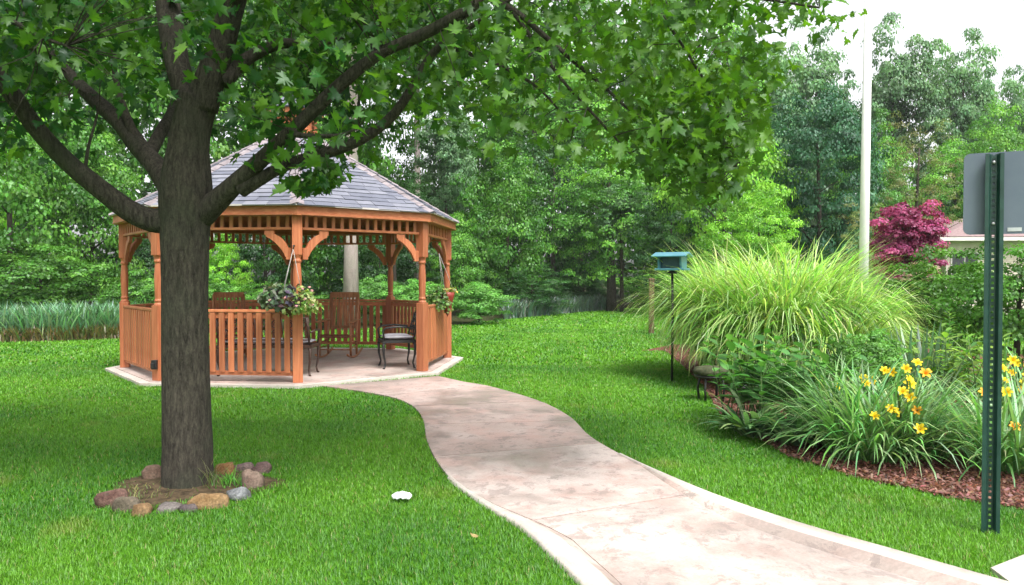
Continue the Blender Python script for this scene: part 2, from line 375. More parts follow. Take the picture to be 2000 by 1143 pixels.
# ================================================================== THE GROUND
GC = Vector((-3.69, 13.06, 0.0)); GR = 2.63; GTH = 3.4286; SLAB_Z = 0.05
def gpt(k, r=GR, z=0.0):
    a = GTH + k * math.pi / 4; return Vector((GC.x + r * math.cos(a), GC.y + r * math.sin(a), z))

path_L = [gr(*p) for p in ((628, 756), (700, 766), (765, 778), (805, 795), (826, 822), (836, 870), (872, 930), (942, 986), (1022, 1036), (1080, 1090), (1135, 1143), (1190, 1215))]
path_R = [gr(*p) for p in ((856, 737), (905, 748), (960, 758), (1050, 785), (1110, 815), (1150, 853), (1205, 887), (1285, 926), (1400, 975), (1560, 1030), (1750, 1085), (2010, 1160))]
NP_ = 120
PL = spline([(p.x, p.y) for p in path_L], NP_); PR = spline([(p.x, p.y) for p in path_R], NP_)
path_poly = [tuple(p) for p in PL] + [tuple(p) for p in PR[::-1]]
slab_poly = [tuple(gpt(k, 2.93)[:2]) for k in range(8)]
bed_px = [(1300, 686), (1330, 712), (1375, 756), (1408, 812), (1452, 842), (1540, 893), (1600, 912), (1680, 938), (1760, 952), (1850, 973), (1930, 987), (2010, 999), (2120, 1015)]
bed_front = [tuple(gr(*p)[:2]) for p in bed_px]
bed_poly = bed_front + [(9.5, 5.2), (10.5, 14.0), (7.5, 17.5), (3.6, 17.0), (2.6, 15.5)]
TREE = Vector((-2.31, 5.45, 0.0))
def ring_mask(x, y):
    a = np.arctan2(y - TREE.y, x - TREE.x); r = np.hypot((x - TREE.x) / 1.12, (y - TREE.y) / 0.95)
    return r < 0.45 + 0.06 * np.sin(3 * a + 1) + 0.03 * np.sin(7 * a)
walk_poly = [tuple(gr(*p)[:2]) for p in ((1935, 1118), (2010, 1088), (2080, 1070), (2160, 1110), (2010, 1175))]

from mathutils.geometry import delaunay_2d_cdt
hole = [tuple(PL[i]) for i in range(60, NP_)] + [tuple(PR[i]) for i in range(NP_ - 1, 59, -1)]
ov = [Vector(p) for p in [(-400, -60), (400, -60), (400, 900), (-400, 900)] + hole]; m_ = len(hole)
cv, ce, cf, *_ = delaunay_2d_cdt(ov, [(0, 1), (1, 2), (2, 3), (3, 0)] + [(4 + i, 4 + (i + 1) % m_) for i in range(m_)], [], 0, 1e-5)
cen = np.array([(sum(cv[i].x for i in f) / 3, sum(cv[i].y for i in f) / 3) for f in cf]); inside = in_poly(cen[:, 0], cen[:, 1], hole)
mb = MB(); mb.add([(p.x, p.y, 0) for p in cv], [tuple(f) for f, k in zip(cf, inside) if not k])
lawn = tag(mb.build('lawn', 'lawn'), 'flat green lawn running back to the woods', 'lawn', kind='structure')

wood_edge = [gr(-700, 690), gr(-150, 673), gr(0, 667), (gr(120, 665)), gr(225, 661), gr(420, 651), gr(640, 645), gr(880, 636), gr(1000, 622), gr(1100, 613), gr(1200, 604), gr(1330, 597), gr(1500, 590), gr(1800, 588), gr(2300, 590)]
mb = MB(); n = len(wood_edge)
mb.add([(p.x, p.y, 0.004) for p in wood_edge] + [(p.x * 3, p.y + 160, 0.004) for p in wood_edge], [(i, i + 1, n + i + 1, n + i) for i in range(n - 1)])
tag(mb.build('woodland_floor', 'forest_floor'), 'dark leaf-litter ground under the woods', 'ground', kind='structure')

mb = MB(); mb.add([(x, y, 0.006) for x, y in bed_poly], [tuple(range(len(bed_poly)))])
bed = tag(mb.build('flower_bed', 'mulch'), 'reddish bark mulch bed along the right of the lawn', 'flower bed', kind='structure')
mb = MB(); nn = 40; pts = []
for k in range(nn):
    a = 2 * math.pi * k / nn; r = 0.50 + 0.05 * math.sin(3 * a + 1) + 0.03 * math.sin(7 * a)
    pts.append((TREE.x + 1.12 * r * math.cos(a) * 1.05, TREE.y + 0.95 * r * math.sin(a) * 1.05, 0.006))
mb.add(pts + [(TREE.x, TREE.y, 0.05)], [(k, (k + 1) % nn, nn) for k in range(nn)])
tag(mb.build('soil', 'soil'), 'bare soil ring round the maple', 'soil', kind='structure')

# --- path: separate cast slabs with open joints; the last ones ramp down between kerbs
path = tag(empty('path', (0, 0, 0)), kind='structure')
mb = MB()
mb.add([(p[0], p[1], 0.003 - 0.09 * max(0.0, (i - 66) / 49.0)) for i, p in enumerate(PL)] + [(p[0], p[1], 0.003 - 0.09 * max(0.0, (i - 66) / 49.0)) for i, p in enumerate(PR)],
       [(i, NP_ + i, NP_ + i + 1, i + 1) for i in range(NP_ - 1)])
mb.build('path_bed', 'kerb', path)
joints = [0, 19, 33, 46, 59, 84, NP_ - 1]
def ramp_z(i): return 0.022 - 0.045 * max(0.0, (i - 70) / 49.0)
def kerb_in(i): return min(0.21, max(0.0, (i - 70) / 22.0 * 0.21))
for j in range(len(joints) - 1):
    mb = MB(); vs = []; a, b = joints[j], joints[j + 1]; NX = 10
    for i in range(a, b + 1):
        l_, r_ = Vector(PL[i]), Vector(PR[i]); w = r_ - l_; u = w.normalized(); ki = kerb_in(i)
        l2, r2 = l_ + u * ki, r_ - u * ki * 1.1
        off = 0.0
        nx_ = Vector(PL[min(i + 1, NP_ - 1)]) - Vector(PL[max(i - 1, 0)]); nx_ = nx_.normalized()
        if i == a and a > 0: off = 0.009
        if i == b and b < NP_ - 1: off = -0.009
        for k in range(NX + 1):
            p = l2.lerp(r2, k / NX) + nx_ * off
            e = 0.004 if (k in (0, NX) or i in (a, b)) else 0.0
            vs.append((p.x, p.y, ramp_z(i) - e + 0.002 * math.sin(p.x * 2.1 + p.y * 1.4)))
    nr = b - a + 1
    fs = [(i * (NX + 1) + k, i * (NX + 1) + k + 1, (i + 1) * (NX + 1) + k + 1, (i + 1) * (NX + 1) + k) for i in range(nr - 1) for k in range(NX)]
    o = len(vs); rim = [k for k in range(NX + 1)] + [i * (NX + 1) + NX for i in range(1, nr)] + [(nr - 1) * (NX + 1) + k for k in range(NX - 1, -1, -1)] + [i * (NX + 1) for i in range(nr - 2, 0, -1)]
    vs += [(vs[i][0], vs[i][1], vs[i][2] - 0.05) for i in rim]
    m_ = len(rim); fs += [(rim[k], o + k, o + (k + 1) % m_, rim[(k + 1) % m_]) for k in range(m_)]
    mb.add(vs, fs, False); mb.build('paving_slab', 'path' if j < 4 else 'path_lit', path)
def kerb(P, sgn):
    mb = MB(); vs = []; i0 = 66; prof_n = 7
    for i in range(i0, NP_):
        o_ = Vector(P[i]); u = (Vector(PR[i]) - Vector(PL[i])).normalized() * sgn; ki = max(0.03, kerb_in(i)); zb = ramp_z(i) - 0.012
        top = 0.026 + 0.006 * min(1, (i - i0) / 15)
        prof = [(-0.02, -0.03), (-0.015, top - 0.012), (0.0, top), (0.52 * ki, top - 0.002), (0.64 * ki, top - 0.010), (0.84 * ki, top * 0.45 + zb * 0.55), (1.04 * ki, zb)]
        for d, z in prof: q = o_ + u * d; vs.append((q.x, q.y, z))
    n_ = NP_ - i0
    fs = [((i) * prof_n + k, i * prof_n + k + 1, (i + 1) * prof_n + k + 1, (i + 1) * prof_n + k) for i in range(n_ - 1) for k in range(prof_n - 1)]
    if sgn < 0: fs = [f[::-1] for f in fs]
    top_ = [f for k, f in enumerate(fs) if k % (prof_n - 1) < 4]; face_ = [f for k, f in enumerate(fs) if k % (prof_n - 1) >= 4]
    mb.add(vs, top_, True); o = mb.build('kerb', 'kerb', path)
    MB().add(vs, face_, True).build('kerb_face', 'kerb_face', o); return o
kerb(PL, 1); kerb(PR, -1)
mb = MB(); mb.prism(walk_poly[::1], -0.05, 0.025)
tag(mb.build('pavement', 'kerb'), 'corner of pale concrete pavement', 'pavement', kind='structure')

# --- grass blades
def grass_mesh():
    Vs, Fs, Cs, off = [], [], [], 0
    bands = [(2.6, 5.0, 11000, 0.027, 0.0033), (5.0, 8.0, 6000, 0.027, 0.0048), (8.0, 13.0, 2100, 0.027, 0.008), (13.0, 22.0, 380, 0.036, 0.020), (22.0, 37.0, 80, 0.04, 0.04)]
    for y0, y1, dens, hgt, wid in bands:
        xm = 0.70 * y1 + 1.5; n = int(dens * (y1 - y0) * 2 * xm)
        x = rng.uniform(-xm, xm, n); y = rng.uniform(y0, y1, n)
        keep = np.abs(x) < 0.69 * y + 1.5
        keep &= ~in_poly(x, y, path_poly) & ~in_poly(x, y, slab_poly) & ~in_poly(x, y, walk_poly)
        keep &= ~(in_poly(x, y, bed_poly)) & ~(ring_mask(x, y) & (rng.random(n) > 0.04))
        if y1 > 16:
            we = np.array([(p.x, p.y) for p in wood_edge]); keep &= y < np.interp(x / y, we[:, 0] / we[:, 1], we[:, 1]) + rng.uniform(-0.3, 0.2, n)
        x, y = x[keep], y[keep]; n = len(x)
        az = rng.uniform(0, 2 * np.pi, n); h = hgt * rng.uniform(0.55, 1.25, n) * (0.85 + 0.35 * patch(x * 1.6, y * 1.6)); ln = rng.uniform(0.2, 1.6, n) * h * 0.9
        w = wid * rng.uniform(0.7, 1.3, n)
        hx, hy = np.cos(az), np.sin(az); b = np.stack([x, y, np.zeros(n)], 1)
        sd = np.stack([-hy, hx, np.zeros(n)], 1) * (w / 2)[:, None]; hd = np.stack([hx, hy, np.zeros(n)], 1)
        mid = b + hd * (ln * 0.35)[:, None] + np.array([0, 0, 1]) * (h * 0.62)[:, None]
        tip = b + hd * ln[:, None] + np.array([0, 0, 1]) * h[:, None]
        V = np.stack([b - sd, b + sd, mid + sd * 0.8, mid - sd * 0.8, tip], 1)
        F = (np.arange(n) * 5)[:, None, None] + np.array([(0, 1, 2), (0, 2, 3), (3, 2, 4)])[None]
        p = np.clip(1.35 * (patch(x, y) - 0.5) + 0.5 + 0.22 * rng.normal(size=n), 0, 1)[:, None]
        c = np.array([0.042, 0.155, 0.008]) * (1 - p) + np.array([0.115, 0.275, 0.014]) * p
        c = c * (1 + 0.22 * rng.normal(size=(n, 1))); thin = np.clip(patch(x * 2.3 + 5, y * 2.1 - 3) - 0.78, 0, 1)[:, None] * 3.0; c = c * (1 - np.clip(thin, 0, 0.6)) + np.array([0.20, 0.25, 0.045]) * np.clip(thin, 0, 0.6); dry = rng.random(n) < 0.03; c[dry] = np.array([0.24, 0.22, 0.08])
        Vs.append(V.reshape(-1, 3)); Fs.append(F.reshape(-1, 3) + off); off += n * 5; Cs.append(np.repeat(np.clip(c, 0.004, 1), 5, 0))
    return np_mesh('grass', np.vstack(Vs), np.vstack(Fs), np.vstack(Cs))
tag(link(bpy.data.objects.new('grass', grass_mesh()), 'blade'), 'short mown green lawn grass', 'grass', kind='stuff')

# ================================================================== GAZEBO
gz = tag(empty('gazebo', (GC.x, GC.y, 0)), 'octagonal orange cedar gazebo with grey shingle roof behind the maple', 'gazebo')
def lp(k, r=GR, z=0.0):
    a = GTH + k * math.pi / 4; return Vector((r * math.cos(a), r * math.sin(a), z))
def edge(k, r=GR):
    a, b = lp(k, r), lp(k + 1, r); t = (b - a).normalized(); n_ = Vector((t.y, -t.x, 0)); return a, b, t, n_
def frame(t, n_):      # matrix with x along the edge, y outward, z up
    return Matrix(((t.x, n_.x, 0), (t.y, n_.y, 0), (0, 0, 1)))
UP = Vector((0, 0, 1))
# floor: an octagonal slab with a lighter outer margin
mb = MB(); mb.prism([lp(k, 2.78)[:2] for k in range(8)], -0.05, SLAB_Z)
fl = mb.build('floor', 'slab', gz)
for k in range(8):
    a0, b0, a1, b1 = lp(k, 2.785), lp(k + 1, 2.785), lp(k, 2.93), lp(k + 1, 2.93)
    mb = MB(); mb.prism([a0[:2], a1[:2], b1[:2], b0[:2]], -0.05, SLAB_Z - 0.006); mb.build('floor_margin', 'kerb', gz)
EAVE_Z, FASC = 2.47, 0.135
# posts
post_me = None
for k in range(8):
    mb = MB(); w = 0.135
    mb.box((0, 0, 0.525 + SLAB_Z), (w, w, 1.05))
    prof = [(0.067, 1.10), (0.060, 1.125), (0.045, 1.14), (0.058, 1.16), (0.058, 1.175), (0.046, 1.19), (0.050, 1.22), (0.056, 1.40), (0.058, 1.50), (0.052, 1.60), (0.044, 1.69), (0.058, 1.71), (0.058, 1.73), (0.046, 1.745), (0.050, 1.77), (0.066, 1.80), (0.067, 1.81)]
    mb.lathe(prof, 16); mb.box((0, 0, (1.80 + 2.44) / 2), (w, w, 0.64))
    if post_me is None:
        post_me = mb.mesh('post')
    o = bpy.data.objects.new('post', post_me); link(o, 'cedar_v', gz, 0.006); o.location = lp(k); o.rotation_euler = (0, 0, GTH + k * math.pi / 4)
RAIL_Z, BOT_Z = 1.02, 0.17
bal_me = MB().box((0, 0, (RAIL_Z + BOT_Z) / 2), (0.078, 0.022, RAIL_Z - BOT_Z - 0.03)).mesh('baluster')
spin_me = MB().box((0, 0, 0), (0.052, 0.024, 0.17)).mesh('frieze_spindle')
def bracket_mesh():
    mb = MB(); m = 8; c = 0.37; vs = []
    for i in range(m + 1):
        a = math.pi - (math.pi / 2) * i / m; th = 0.030 + 0.022 * math.sin(math.pi * i / m)
        for r in (0.335 - 0.0, 0.335 - 2 * th):
            for y in (-0.024, 0.024): vs.append((c + r * math.cos(a), y, -c + r * math.sin(a)))
    fs = []
    for i in range(m):
        b = 4 * i; fs += [(b, b + 4, b + 5, b + 1), (b + 2, b + 3, b + 7, b + 6), (b, b + 2, b + 6, b + 4), (b + 1, b + 5, b + 7, b + 3)]
    fs += [(0, 1, 3, 2), (4 * m, 4 * m + 2, 4 * m + 3, 4 * m + 1)]
    mb.add(vs, fs); mb.box((0.045, 0, -0.33), (0.075, 0.046, 0.16)); mb.box((0.32, 0, -0.04), (0.14, 0.046, 0.06)); return mb.mesh('bracket')
brk_me = bracket_mesh()
for k in range(8):
    a, b, t, n_ = edge(k); Lk = (b - a).length; mid = (a + b) / 2; rot = math.atan2(t.y, t.x)
    i0, i1 = a + t * 0.0675, b - t * 0.0675
    # frieze: head beam, lower rail, spindles
    mb = MB(); mb.beam(i0 + UP * 2.40, i1 + UP * 2.40, 0.07, 0.09); mb.build('head_beam', 'cedar_h', gz, 0.004)
    mb = MB(); mb.beam(i0 + UP * 2.165, i1 + UP * 2.165, 0.065, 0.035); mb.build('frieze_rail', 'cedar_h', gz, 0.004)
    ns = 14
    for s in range(ns):
        o = bpy.data.objects.new('frieze_spindle', spin_me); link(o, 'cedar_v', gz)
        p = i0.lerp(i1, (s + 0.5) / ns); o.location = (p.x, p.y, 2.268); o.rotation_euler = (0, 0, rot)
    for e, (q, r_) in enumerate(((i0, rot), (i1, rot + math.pi))):
        o = bpy.data.objects.new('bracket', brk_me); link(o, 'cedar_v', gz, 0.003); o.location = (q.x, q.y, 2.147); o.rotation_euler = (0, 0, r_)
    if k != 2:
        mb = MB(); mb.beam(i0 + UP * (RAIL_Z + 0.01), i1 + UP * (RAIL_Z + 0.01), 0.085, 0.038); mb.build('top_rail', 'cedar_h', gz, 0.006)
        mb = MB(); mb.beam(i0 + UP * (RAIL_Z - 0.06), i1 + UP * (RAIL_Z - 0.06), 0.035, 0.07); mb.build('under_rail', 'cedar_h', gz, 0.004)
        mb = MB(); mb.beam(i0 + UP * BOT_Z, i1 + UP * BOT_Z, 0.045, 0.06); mb.build('bottom_rail', 'cedar_h', gz, 0.004)
        nb = 14
        for s in range(nb):
            o = bpy.data.objects.new('baluster', bal_me); link(o, 'cedar_v', gz)
            p = i0.lerp(i1, (s + 0.5) / nb) + n_ * 0.031; o.location = (p.x, p.y, 0); o.rotation_euler = (0, 0, rot)
    # fascia
    RE = 2.79
    ea, eb, t2, n2 = edge(k, RE)
    mb = MB(); mb.beam(ea + UP * (EAVE_Z - FASC / 2) - n2 * 0.02, eb + UP * (EAVE_Z - FASC / 2) - n2 * 0.02, 0.04, FASC); mb.build('fascia', 'cedar_h', gz, 0.004)
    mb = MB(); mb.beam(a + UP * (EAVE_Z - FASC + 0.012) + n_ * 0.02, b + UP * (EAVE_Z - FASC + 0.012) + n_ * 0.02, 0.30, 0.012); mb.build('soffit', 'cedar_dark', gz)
# ---
# small black electrical box on the left front post
pb = lp(1); mb = MB(); mb.box((pb.x - 0.02, pb.y - 0.10, 0.28), (0.075, 0.06, 0.13)); mb.box((pb.x - 0.03, pb.y - 0.14, 0.27), (0.05, 0.03, 0.07)); mb.build('outlet_box', 'iron', gz, 0.006)
# roof
T22 = math.tan(R(22.5)); RE = 2.82; AP = RE * math.cos(R(22.5)); RT = 0.46; SLOPE = 0.56 / math.cos(R(22.5)); PHI = math.atan(SLOPE)
def roof_pt(k, run, u, lift=0.0):     # run = horizontal distance in from the eave, u across
    _, _, t, n_ = edge(k); return n_ * (AP - run) + t * u + UP * (EAVE_Z + 0.012 + run * SLOPE) + (UP * math.cos(PHI) + n_ * math.sin(PHI)) * lift
TOPRUN = AP - RT * math.cos(R(22.5))
for k in range(8):
    mb = MB(); vs = []
    for lift in (0.0, -0.03):
        for run in (0.0, TOPRUN):
            hw = (AP - run) * T22
            vs += [roof_pt(k, run, -hw, lift), roof_pt(k, run, hw, lift)]
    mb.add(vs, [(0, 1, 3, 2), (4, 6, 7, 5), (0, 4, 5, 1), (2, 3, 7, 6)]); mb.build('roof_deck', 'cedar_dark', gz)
    mb = MB(); hw = AP * T22; mb.beam(roof_pt(k, -0.012, -hw, 0.0), roof_pt(k, -0.012, hw, 0.0), 0.03, 0.022); mb.build('drip_edge', 'drip_edge', gz)
rest = MB()
EXP = 0.128; RUN_E = EXP * math.cos(PHI)
for k in range(8):
    ncourse = int(TOPRUN / RUN_E) + 1; single = k in (1, 2, 3)
    for i in range(ncourse):
        r0 = i * RUN_E - 0.03; r1 = min(r0 + RUN_E + 0.03, TOPRUN)
        if r1 - r0 < 0.03: continue
        h0, h1 = (AP - r0) * T22 - 0.004, (AP - r1) * T22 - 0.004
        u = -h0 - random.uniform(0, 0.30)
        while u < h0:
            w = random.choice((0.30, 0.34, 0.26, 0.42)); a0, b0 = u + 0.003, u + w - 0.003; u += w
            c0, c1 = max(a0, -h0), min(b0, h0); d0, d1 = max(a0, -h1), min(b0, h1)
            if c1 - c0 < 0.02: continue
            if d1 < d0: d0 = d1 = min(max((a0 + b0) / 2, -h1), h1)
            rr = r0 + random.uniform(-0.004, 0.012); th = random.uniform(0.013, 0.022)
            vs = [roof_pt(k, rr, c0, 0.002), roof_pt(k, rr, c1, 0.002), roof_pt(k, r1, d1, 0.001), roof_pt(k, r1, d0, 0.001),
                  roof_pt(k, rr, c0, th), roof_pt(k, rr, c1, th), roof_pt(k, r1, d1, 0.005), roof_pt(k, r1, d0, 0.005)]
            fs = [(4, 5, 6, 7), (0, 1, 5, 4), (1, 2, 6, 5), (3, 0, 4, 7), (2, 3, 7, 6)]
            if single: MB().add(vs, fs).build('shingle', 'shingle', gz)
            else: rest.add(vs, fs)
tag(rest.build('shingles', 'shingle', gz), kind='stuff')
for k in range(8):
    e0 = lp(k, RE, EAVE_Z + 0.02); e1 = lp(k, RT, EAVE_Z + 0.02 + (RE - RT) * 0.56); L = (e1 - e0).length; d = (e1 - e0).normalized()
    rad = lp(k, 1.0).normalized(); side = Vector((-rad.y, rad.x, 0)); nrm = d.cross(side) * -1
    if nrm.z < 0: nrm = -nrm
    npc = 13
    for i in range(npc):
        q0 = e0 + d * (L * i / npc - 0.02); q1 = e0 + d * (L * (i + 1) / npc + 0.015); vs = []
        for q, l0 in ((q0, 0.030), (q1, 0.016)):
            for s, dz in ((-0.095, -0.036), (0, 0.0), (0.095, -0.036)): vs.append(q + side * s + nrm * (l0 + dz))
        vs += [v - nrm * 0.012 for v in vs]
        MB().add(vs, [(0, 1, 4, 3), (1, 2, 5, 4), (0, 6, 7, 1), (1, 7, 8, 2), (0, 3, 9, 6), (2, 8, 11, 5), (6, 9, 10, 7), (7, 10, 11, 8)]).build('ridge_cap', 'ridge_cap', gz)
# cupola
CB = EAVE_Z + (RE - RT) * 0.56
cup = empty('cupola', (0, 0, 0)); cup.parent = gz
mb = MB(); mb.prism([lp(k, 0.50)[:2] for k in range(8)], CB - 0.12, CB + 0.05); mb.build('cupola_base', 'drip_edge', cup)
for k in range(8):
    a, b, t, n_ = edge(k, 0.34)
    mb = MB(); mb.box((a.x, a.y, CB + 0.25), (0.06, 0.06, 0.42), frame(t, n_)); mb.build('cupola_post', 'cedar_v', cup)
    for s in range(4):
        mb = MB(); z = CB + 0.10 + s * 0.085; mb.beam(a * 0.97 + UP * z, b * 0.97 + UP * z, 0.06, 0.014, (UP + n_ * 0.9).normalized()); mb.build('louvre', 'cedar_h', cup)
    ea, eb, t2, n2 = edge(k, 0.47); mb = MB(); mb.beam(ea + UP * (CB + 0.45), eb + UP * (CB + 0.45), 0.03, 0.08); mb.build('cupola_fascia', 'cedar_h', cup)
    a2, b2 = lp(k, 0.53, CB + 0.49), lp(k + 1, 0.53, CB + 0.49)
    mb = MB(); ap_ = Vector((0, 0, CB + 0.86)); 
    for s in range(3):
        f0, f1 = s / 3, (s + 1) / 3 + 0.04 * (s < 2)
        q = [a2.lerp(ap_, f0), b2.lerp(ap_, f0), b2.lerp(ap_, min(f1, 0.98)), a2.lerp(ap_, min(f1, 0.98))]
        lift = n2 * 0.012 + UP * 0.016
        mb.add([q[0] + lift, q[1] + lift, q[2], q[3], q[0] - lift * 0.2, q[1] - lift * 0.2], [(0, 1, 2, 3), (4, 5, 1, 0)])
    mb.build('cupola_roof', 'shingle', cup)
mb = MB(); mb.lathe([(0.03, CB + 0.82), (0.05, CB + 0.88), (0.02, CB + 0.92), (0.045, CB + 0.97), (0.005, CB + 1.03)], 10); mb.build('finial', 'cedar_v', cup)

# ================================================================== FURNITURE IN THE GAZEBO
def rocking_chair(loc, rz, label):
    t = tag(empty('rocking_chair', loc, rz), label, 'rocking chair', 'wooden rocking chairs in the gazebo')
    W = 0.56
    for s in (-1, 1):
        x = s * W / 2
        arc = [(x, -0.46 + 0.98 * i / 10, 0.025 + 0.11 * ((i - 4.5) / 5.5) ** 2) for i in range(11)]
        mb = MB(); mb.tube(arc, 0.019, 6); mb.build('rocker', 'rocker_wood', t)
        MB().tube([(x, -0.24, 0.06), (x, -0.25, 0.35), (x, -0.25, 0.64)], [0.020, 0.025, 0.018], 8).build('front_leg', 'rocker_wood', t)
        MB().tube([(x * 0.94, 0.20, 0.05), (x * 0.93, 0.20, 0.42), (x * 0.93, 0.28, 0.80), (x * 0.93, 0.36, 1.13)], [0.020, 0.024, 0.022, 0.018], 8).build('back_stile', 'rocker_wood', t)
        mb = MB(); mb.beam((x * 1.04, -0.33, 0.655), (x * 0.98, 0.26, 0.675), 0.085, 0.024); mb.build('armrest', 'rocker_wood', t, 0.008)
        for z in (0.20, 0.30): MB().tube([(x, -0.25, z), (x * 0.93, 0.20, z)], 0.011, 6).build('side_stretcher', 'rocker_wood', t)
    mb = MB(); mb.add([(x, y, z) for (y, z) in ((-0.31, 0.415), (-0.27, 0.44), (-0.05, 0.415), (0.20, 0.40)) for x in (-W / 2 + 0.01, W / 2 - 0.01)] +
                      [(x, y, z - 0.04) for (y, z) in ((-0.31, 0.415), (-0.27, 0.44), (-0.05, 0.415), (0.20, 0.40)) for x in (-W / 2 + 0.01, W / 2 - 0.01)],
                      [(0, 1, 3, 2), (2, 3, 5, 4), (4, 5, 7, 6), (8, 10, 11, 9), (10, 12, 13, 11), (12, 14, 15, 13), (0, 8, 9, 1), (6, 7, 15, 14), (0, 2, 10, 8), (2, 4, 12, 10), (4, 6, 14, 12), (1, 9, 11, 3), (3, 11, 13, 5), (5, 13, 15, 7)])
    mb.build('seat', 'rocker_seat', t, 0.006)
    for z, y in ((0.17, -0.25), (0.28, -0.25)): MB().tube([(-W / 2, y, z), (W / 2, y, z)], 0.012, 6).build('front_stretcher', 'rocker_wood', t)
    mb = MB(); mb.beam((-W * 0.47, 0.358, 1.12), (W * 0.47, 0.358, 1.12), 0.026, 0.10, Vector((0, 0.22, 1)).normalized()); mb.build('crest_rail', 'rocker_wood', t, 0.006)
    mb = MB(); mb.beam((-W * 0.45, 0.235, 0.54), (W * 0.45, 0.235, 0.54), 0.024, 0.05); mb.build('lower_back_rail', 'rocker_wood', t, 0.004)
    for i in range(8):
        x = -W * 0.40 + W * 0.80 * i / 7
        mb = MB(); mb.beam((x, 0.235, 0.55), (x, 0.352, 1.08), 0.034, 0.012, Vector((0, 1, 0))); mb.build('back_slat', 'rocker_wood', t)
    return t
rocking_chair((-3.10, 13.75, SLAB_Z), R(-4), 'wooden slat-back rocking chair in front of the pale trunk')
rocking_chair((-5.06, 13.75, SLAB_Z), R(22), 'wooden rocking chair half hidden behind the maple trunk')

def scroll(mb, cx, cz, r, y, s=1, turns=1.6, rad=0.008):
    pts = [(cx + s * r * (1 - 0.62 * u) * math.cos(u * turns * 2 * math.pi), y, cz + r * (1 - 0.62 * u) * math.sin(u * turns * 2 * math.pi)) for u in np.linspace(0, 1, 18)]
    mb.tube(pts, rad, 5)
def cabriole(x, y, dx, dy, h=0.44):
    return [(x, y, h), (x + dx * 0.5, y + dy * 0.5, h * 0.85), (x + dx * 0.45, y + dy * 0.45, h * 0.5), (x, y, h * 0.2), (x + dx * 0.25, y + dy * 0.25, 0.02), (x + dx * 0.5, y + dy * 0.5, 0.0)]
def metal_seat(name, loc, rz, label, cat, W, D, mat, cush, ncol):
    t = tag(empty(name, loc, rz), label, cat)
    for sx in (-1, 1):
        for sy in (-1, 1):
            MB().tube(cabriole(sx * (W / 2 - 0.03), sy * (D / 2 - 0.03), sx * 0.05, sy * 0.06), [0.024, 0.024, 0.018, 0.014, 0.016, 0.020], 8).build('leg', mat, t)
        mb = MB(); mb.tube([(sx * W / 2, D / 2 - 0.02, 0.64), (sx * (W / 2 + 0.02), 0, 0.665), (sx * (W / 2 + 0.02), -D / 2 + 0.04, 0.65), (sx * W / 2, -D / 2 - 0.01, 0.60), (sx * (W / 2 - 0.01), -D / 2 + 0.02, 0.44)], 0.015, 7); mb.build('armrest', mat, t)
        MB().tube([(sx * (W / 2 - 0.02), D / 2 - 0.03, 0.42), (sx * (W / 2 - 0.02), D / 2 + 0.03, 0.65), (sx * (W / 2 - 0.03), D / 2 + 0.10, 0.86)], 0.016, 7).build('back_post', mat, t)
    mb = MB(); z = 0.43
    for a, b in (((-W / 2, -D / 2, z), (W / 2, -D / 2, z)), ((W / 2, -D / 2, z), (W / 2, D / 2, z)), ((W / 2, D / 2, z), (-W / 2, D / 2, z)), ((-W / 2, D / 2, z), (-W / 2, -D / 2, z))): mb.beam(a, b, 0.035, 0.045)
    for i in range(int(W / 0.06)):
        x = -W / 2 + 0.05 + i * 0.06
        if x < W / 2 - 0.03: mb.beam((x, -D / 2, z + 0.005), (x, D / 2, z + 0.005), 0.03, 0.01)
    mb.build('seat_frame', mat, t)
    mb = MB(); top = [(-W / 2 + 0.03, D / 2 + 0.10, 0.85), (-W / 4, D / 2 + 0.11, 0.90), (0, D / 2 + 0.115, 0.92), (W / 4, D / 2 + 0.11, 0.90), (W / 2 - 0.03, D / 2 + 0.10, 0.85)]
    mb.tube(top, 0.017, 7); mb.tube([(-W / 2 + 0.02, D / 2 + 0.0, 0.53), (W / 2 - 0.02, D / 2 + 0.0, 0.53)], 0.013, 6); mb.build('back_rail', mat, t)
    for i in range(ncol):
        x = -W / 2 + (i + 0.5) * W / ncol; mb = MB(); rr = W / ncol * 0.36
        scroll(mb, x, 0.62, rr, D / 2 + 0.03, 1); scroll(mb, x, 0.62 + rr * 2.0, rr, D / 2 + 0.06, -1)
        mb.tube([(x - W / ncol / 2, D / 2 + 0.0, 0.53), (x - W / ncol / 2 + 0.01, D / 2 + 0.09, 0.87)], 0.008, 5)
        mb.build('back_scroll', mat, t)
    if cush:
        mb = MB(); cw, cd = W - 0.05, D - 0.04; nx, ny = 8, 8; vs = []
        for sgn in (1, -1):
            for i in range(nx + 1):
                for j in range(ny + 1):
                    u, v = i / nx * 2 - 1, j / ny * 2 - 1; e = (1 - u ** 4) * (1 - v ** 4)
                    vs.append((u * cw / 2, v * cd / 2, 0.495 + sgn * (0.008 + 0.034 * e)))
        n1 = (nx + 1) * (ny + 1)
        fs = [(i * (ny + 1) + j, (i + 1) * (ny + 1) + j, (i + 1) * (ny + 1) + j + 1, i * (ny + 1) + j + 1) for i in range(nx) for j in range(ny)]
        fs += [tuple(n1 + q for q in f[::-1]) for f in fs]
        rim = [j for j in range(ny + 1)] + [i * (ny + 1) + ny for i in range(1, nx + 1)] + [nx * (ny + 1) + j for j in range(ny - 1, -1, -1)] + [i * (ny + 1) for i in range(nx - 1, 0, -1)]
        fs += [(rim[i], rim[(i + 1) % len(rim)], n1 + rim[(i + 1) % len(rim)], n1 + rim[i]) for i in range(len(rim))]
        mb.add(vs, fs, True); mb.build('cushion', 'cushion', t)
    return t
metal_seat('metal_chair', (-1.86, 12.36, SLAB_Z), R(-72), 'black wrought iron armchair with grey cushion by the opening', 'chair', 0.54, 0.50, 'iron', True, 3)
